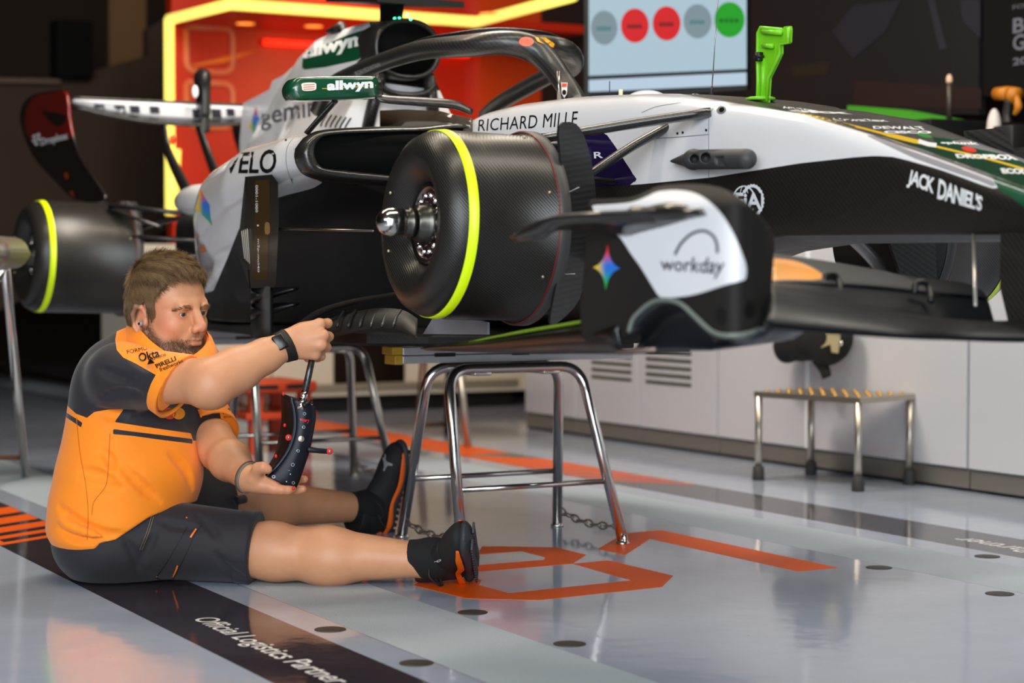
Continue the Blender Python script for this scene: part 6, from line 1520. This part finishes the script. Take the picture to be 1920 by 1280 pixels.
# ------------------------------------------------------------------ shorts
sh2 = Sdf()
sh2.ell(at(215, 1012, 5.25), (.168, .198, .135), AP, .04)
uR = unit(kneeR - hipR); uL = unit(kneeL - hipL); eR = at(476, 1035, 5.13); eL = at(458, 935, 5.62)
sh2.cone(hipR + V(0, 0, -.004), kneeR + uR * .05 + V(0, 0, .008), .112, .090, .05, planes=[(uR, float(eR @ uR))]); sh2.cone(hipL, kneeL + uL * .03 + V(0, 0, .005), .128, .092, .05, planes=[(uL, float(eL @ uL))])
fv1, ff1 = sh2.mesh(.010); fbv1 = BVHTree.FromPolygons([tuple(p) for p in fv1], [list(q) for q in ff1])
for pts, r, cu in (([(300, 975, 5.02), (330, 985, 5.0), (372, 990, 5.0)], .006, True), ([(362, 958, 5.1), (392, 985, 5.02), (410, 1010, 5.0)], .006, True), ([(235, 1010, 5.06), (255, 1045, 5.04), (262, 1075, 5.05)], .008, True), ([(405, 1040, 5.02), (435, 1075, 5.03), (455, 1085, 5.06)], .008, True), ([(290, 1000, 5.02), (275, 1030, 5.03), (262, 1060, 5.04)], .007, True)):
    fold(pts, r, cut=cu, S=sh2, bv=fbv1)
sh2.half((0, 0, -1), -.002)
tv_, tf_ = sh2.mesh(.005)
cloth = plain('shorts_cloth', hexc('211f27'), .75, bump=.3, bscale=500, sheen=.1, noise=.1, nscale=12)
shorts = obj('shorts', (tv_, tf_), cloth, MAN); sv2 = bvh_of(shorts)
cuff(eR - uR * .022, uR, .021, .003, shorts, cloth, 'hem', sh2); cuff(eL - uL * .018, uL, .018, .003, shorts, cloth, 'hem', sh2)
oz = plain('orange_zip', hexc('f0761a'), .5); dk_ = plain('pocket_edge', hexc('121116'), .7); st_ = plain('stitch', hexc('7a6a50'), .7)
for pts, w, m in (([(368, 991), (363, 998), (357, 1007)], 3.2, oz), ([(333, 1060), (329, 1071), (324, 1082)], 2.8, oz), ([(293, 1080), (294, 1082)], 3, oz), ([(349, 969), (351, 971)], 2.5, oz), ([(377, 985), (366, 998), (350, 1035), (338, 1060), (322, 1090)], 1.6, dk_), ([(352, 985), (335, 1015), (312, 1055), (292, 1083)], 1.6, dk_), ([(292, 1083), (318, 1092)], 1.6, dk_), ([(284, 968), (276, 995), (262, 1031)], 1.0, st_), ([(288, 968), (280, 995), (266, 1031)], 1.0, st_)):
    patch_px('pocket_trim', stroke(pts, w, 4), sv2, m, shorts, size=6, lift=.002)

# ------------------------------------------------------------------ shoes, socks
sock = plain('black_sock', hexc('111112'), .9, bump=.3, bscale=600); upper = plain('black_mesh_shoe', hexc('17171a'), .75, bump=.5, bscale=500); sole_m = plain('dark_grey_sole', hexc('33363c'), .6, bump=.8, bscale=160)
so = plain('orange_shoe_trim', hexc('f06a10'), .45); lace = plain('black_lace', hexc('1d1d20'), .7); grey = plain('grey_shoe_print', hexc('86888c'), .5)
def shoe(name, ank, calf, toe, side_out, label=None, L=.30, G_=1.0):
    """toe: direction heel->toe, the sole faces away from the shin"""
    t = unit(toe); n = unit(ank - calf); n = unit(n - t * (n @ t)); sd = unit(np.cross(t, n))
    if sd @ side_out < 0: sd = -sd
    P = lambda a, b, c: ank + (t * a + sd * b + n * c) * G_      # along the foot, outward, towards the sole
    A = np.array([t, sd, n]); s = Sdf()
    s.ell(P(-.045, 0, .045), (.045, .040, .055), A, .03); s.ell(P(.02, 0, .045), (.075, .041, .055), A, .03); s.ell(P(.10, .003, .062), (.085, .046, .040), A, .03); s.ell(P(.165, .0, .073), (.055, .044, .027), A, .025)
    s.cone(P(-.030, 0, -.020), P(-.01, 0, .03), .050, .048, .02)
    s.cone(P(-.028, 0, -.045), P(-.02, 0, .0), .053, .053, .02)
    s.half(-n, float(P(0, 0, -.040) @ -n))
    s.half(n, float(P(0, 0, .092) @ n))
    sh = obj('shoe', s.mesh(.0035), upper, MAN, label)
    q = Sdf()
    q.ell(P(-.045, 0, .092), (.052, .043, .021), A, .02); q.ell(P(.03, 0, .092), (.08, .041, .017), A, .02); q.ell(P(.11, .003, .094), (.085, .050, .016), A, .02); q.ell(P(.170, 0, .090), (.060, .046, .017), A, .02)
    so_ = obj('sole', q.mesh(.0035), sole_m, sh)
    tr = []
    for i, a in enumerate(np.linspace(-.07, .19, 14)):
        for b in (-.022, .022):
            tr.append(obox(P(a + (.006 if b > 0 else 0), b, .1095 if .0 < a < .17 else .110), (.006, .015, .003), A, .001))
    obj('tread', join(*tr), sole_m, so_)
    for z in (-1, 1):
        pts = [P(-.085, z * .030, .072), P(-.04, z * .0465, .076), P(.03, z * .0455, .070), P(.09, z * .0515, .080), P(.15, z * .050, .078), P(.195, z * .038, .076)]
        obj('side_band', tube(pts, [.006, .011, .007, .009, .009, .004], 8, 5, flat=.35, up=sd), so, sh)
    obj('heel_patch', ellipsoid(P(-.068, 0, .055), (.030, .034, .022), A), so, sh)
    for i in range(6):
        a = .02 + .022 * i; c = .004 + .0085 * i
        obj('lace', tube([P(a - .006, -.030, c + .012), P(a, -.015, c - .006), P(a + .004, 0, c - .009), P(a, .015, c - .006), P(a - .006, .030, c + .012)], .0033, 6, 4), lace, sh)
    obj('lace', tube([P(.02, .028, .0), P(.0, .050, .012), P(-.03, .062, .03), P(-.045, .06, .052)], .003, 6, 5), lace, sh)
    obj('lace', tube([P(.03, .02, .0), P(.035, .055, .0), P(.01, .068, .02), P(-.02, .060, .03), P(.0, .045, .02)], .003, 6, 5), lace, sh)
    obj('tongue', ellipsoid(P(.012, 0, -.012), (.035, .028, .010), np.array([unit(t + n * .45), sd, unit(n - t * .45)])), upper, sh)
    k = Sdf(); lg = unit(ank - calf); k.cone(ank - lg * .075, ank + lg * .01, .0485, .0500, .01).cone(ank + lg * .0, P(-.02, 0, .05), .050, .047, .02).cone(ank, P(.03, 0, .04), .048, .040, .02)
    k.half(-lg, float((ank - lg * .062) @ -lg), .003)
    obj('sock', k.mesh(.004), sock, MAN)
    return sh, P
lr = unit(ankR - calfR); outR = unit(np.cross(lr, V(0, 0, 1)))
shR_, PR = shoe('shoe', ankR + V(0, 0, .006) + lr * .012, calfR, unit(outR * .88 + V(0, 0, .42) + lr * .06), outR, 'right shoe lying towards the camera with its sole facing right', G_=1.08)
shL_, PL = shoe('shoe', ankL, calfL, unit(V(0, 0, 1) + IMR * V(1, 1, 0) * .22 + TOC * .10), unit(TOC), 'left shoe standing toe up beside the trestle foot')
sbl = bvh_of(shL_)
patch_px('cat_print', [(713, 851), (721, 849.5), (724, 854), (722.5, 860), (726, 865.5), (736, 869.5), (736, 873), (727.5, 872.5), (724, 876), (721, 883), (718, 882.5), (720, 875), (719.5, 867.5), (717, 860)], sbl, grey, shL_, size=5, lift=.003)
srb = bvh_of(shR_)
text_px('shoe_lettering', 'nitro', [(794, 1066), (828, 1051), (826, 1046), (793, 1060)], srb, M['wink'], shR_, bold=.02, size=5, lift=.003)
# watch and bracelet
ax = unit(wrR - elR); wc = wrR + (wrR - elR) * .02
def band(c, ax, rad_fn, w, th, mat, name, sdf):
    s_, w_ = frame_along(ax); R_ = []
    for h in (-w, -w * .5, 0, w * .5, w):
        ring = []
        for a in np.linspace(0, 2 * math.pi, 48, endpoint=False):
            d = math.cos(a) * s_ + math.sin(a) * w_; t = np.linspace(.008, .07, 125); v_ = sdf(c + ax * h + t[:, None] * d); k_ = np.flatnonzero(v_ > 0)
            ring.append(c + ax * h + d * ((t[k_[0]] if len(k_) else .035) + th * (1 if abs(h) < w else .6)))
        R_.append(ring)
    inn = lambda r, h: [p + (c + ax * h - p) * .12 for p in r]
    return obj(name, loft(R_ + [inn(R_[-1], w), inn(R_[0], -w), R_[0]], cap=False), mat, MAN)
wt_ = band(wc, ax, None, .0135, .0035, plain('watch_band', hexc('121214'), .6), 'wrist_band', bs_)
fc = at(525, 641, depth(wrR) - .040); fz = unit(CAM - fc + V(0, 0, 1.0)); fx = unit(ax - fz * (ax @ fz)); fy2 = np.cross(fz, fx)
obj('band_module', obox(fc, (.0155, .021, .006), np.array([fx, fy2, fz]), .004), plain('watch_glass', hexc('08090c'), .3), wt_)
axl = unit(wrL - elL); axb = unit(axl * .75 + IMR * .5)
bl = band(at(461, 897, 5.055), axb, None, .005, .003, plain('grey_bracelet', hexc('6d6a62'), .5), 'bracelet', bs_)
band_ = band(at(459, 897, 5.06), axb, None, .003, .0045, plain('brown_cord', hexc('5b3522'), .6), 'bracelet', bs_)

# ------------------------------------------------------------------ hand-held gauge
G = thing('measuring_gauge', 'black curved measuring probe with red knobs and a carbon handle held by the man', 'gauge', at(545, 900, 5.0))
gm = plain('anodised_dark_blue', hexc('141722'), .42, metal=.3); redm = plain('red_plastic', hexc('d8201c'), .4)
ridge = [(547, 748), (553, 774), (553.5, 805), (545, 836), (531, 860), (517, 877), (500, 892)]; right = [(590, 758), (590, 785), (585, 813), (578, 846), (566, 883), (555, 912), (549, 916)]; left = [(529, 738), (530, 765), (529, 797), (519, 846), (508, 869), (501, 882), (494, 896)]
rs_, rg_, lf_ = [spline(q, 6) for q in (ridge, right, left)]
df = lambda y: 5.012 + .00006 * (y - 740)
front = [[at(*(a * (1 - t) + b * t), df(a[1]) - .010 * math.sin(math.pi * t) + .018 * t) for t in np.linspace(0, 1, 6)] for a, b in zip(rs_, rg_)]
obj('front_plate', thick_grid(front, .010), gm, G)
side = [[at(*(a * (1 - t) + b * t), df(a[1]) + .05 * t * max(.15, min(1, (a[0] - b[0]) / 20))) for t in np.linspace(0, 1, 5)] for a, b in zip(rs_, lf_)]
obj('side_plate', thick_grid(side, .008), plain('anodised_black', hexc('0c0d13'), .4, metal=.3), G)
back = [[at(*(a * (1 - t) + b * t), df(a[1]) + .020 + .03 * (1 - t)) for t in np.linspace(0, 1, 4)] for a, b in zip(lf_, rg_)]
obj('back_plate', thick_grid(back, .008), gm, G)
obj('edge_line', tube([at(x, y, df(y) - .006) for x, y in rs_], .0012, 5), plain('edge_glint', hexc('5a6070'), .3, metal=.6), G)
gd = 5.022
h0, h1 = at(566, 764, gd - .012), at(572.5, 731, gd + .004); top_ = at(601, 602, 5.135)
obj('ferrule', join(tube([at(563, 768, gd - .014), at(568, 748, gd - .006)], .0098, 18), tube([at(568, 750, gd - .006), h1], [.0105, .0085], 18)), M['chrome'], G)
hdl = obj('handle', tube([h1 - (top_ - h1) * .02, h1 + (top_ - h1) * .5, top_], [.0090, .0090, .0086], 18), M['carbon_fine'], G)
obj('lock_lever', join(tube([at(568, 760, gd - .026), at(577, 754, gd - .028), at(584, 750, gd - .026)], [.006, .005, .003], 8), ellipsoid(at(571, 759, gd - .026), (.007, .007, .007), None, 12, 8)), M['black'], G)
def gp(x, y, lift=.013, t=None): return at(x, y, df(y) - lift)
def knob(x, y, dd, r=.0085):
    c = at(x, y, dd); a = unit(CAM - c); k_ = obj('red_knob', lathe(c, a, [(-.012, r * .8), (-.004, r), (.004, r), (.006, r * .8)], 22), redm, G)
    obj('knob_socket', lathe(c, a, [(.0055, r * .45), (.0068, r * .45)], 14), M['steel'], k_); return k_
knob(541, 820, 5.02); knob(618, 846, 5.045)
obj('side_arm', tube([at(576, 842, 5.03), at(595, 844.5, 5.035), at(614, 846, 5.047)], [.0082, .007, .0068], 10, 4), gm, G)
for x, y in ((534, 797), (517.5, 855), (493.5, 898), (531.5, 738), (550, 915)):
    obj('red_marker', ellipsoid(at(x, y, df(y) + (.006 if x < 530 or y < 800 else -.004) - .004), (.0040, .0040, .0052), None, 12, 8), redm, G)
gb = bvh_of(*[c for c in G.children if c.name.startswith(('front_plate', 'side_plate'))])
sl = plain('silver_mark', hexc('aab0b8'), .3, metal=.4)
patch_px('target_disc', [(565 + 5.6 * math.cos(a), 822.5 + 5.8 * math.sin(a)) for a in np.linspace(0, 6.28, 20, endpoint=False)], gb, plain('target_silver', hexc('b8b09c'), .2, metal=.8), G, size=4)
for x, y, r in ((571, 775.5, 3.0), (569.5, 800.5, 3.0), (559, 845, 3.0), (549, 871, 3.4), (513, 893.5, 3.2), (550, 905, 3.0), (547.5, 746, 2.2), (585, 757, 2.0)):
    v, f = ring_px(x, y, r, r, 1.1, 20); rr = lay_px(v, f, gb, .0014); obj('ring_mark', rr, sl, G, smooth=False)
text_px('gauge_lettering', 'Leica', [(580, 787), (562, 784), (562, 790), (577, 794)], gb, plain('red_lettering', hexc('d02028'), .4), G, bold=.03, size=5)
gl = plain('gauge_led', hexc('c8f0c0'), .4, emit=lin((.8, 1, .7)), estr=.9)
for x, y in ((533.7, 885), (542, 881.7), (538.6, 886.6), (535.7, 891.5), (544.5, 888.6), (537.2, 902.6)):
    obj('gauge_led', ellipsoid(gp(x, y, .006), (.0012, .0012, .0012), None, 8, 6), gl, G)
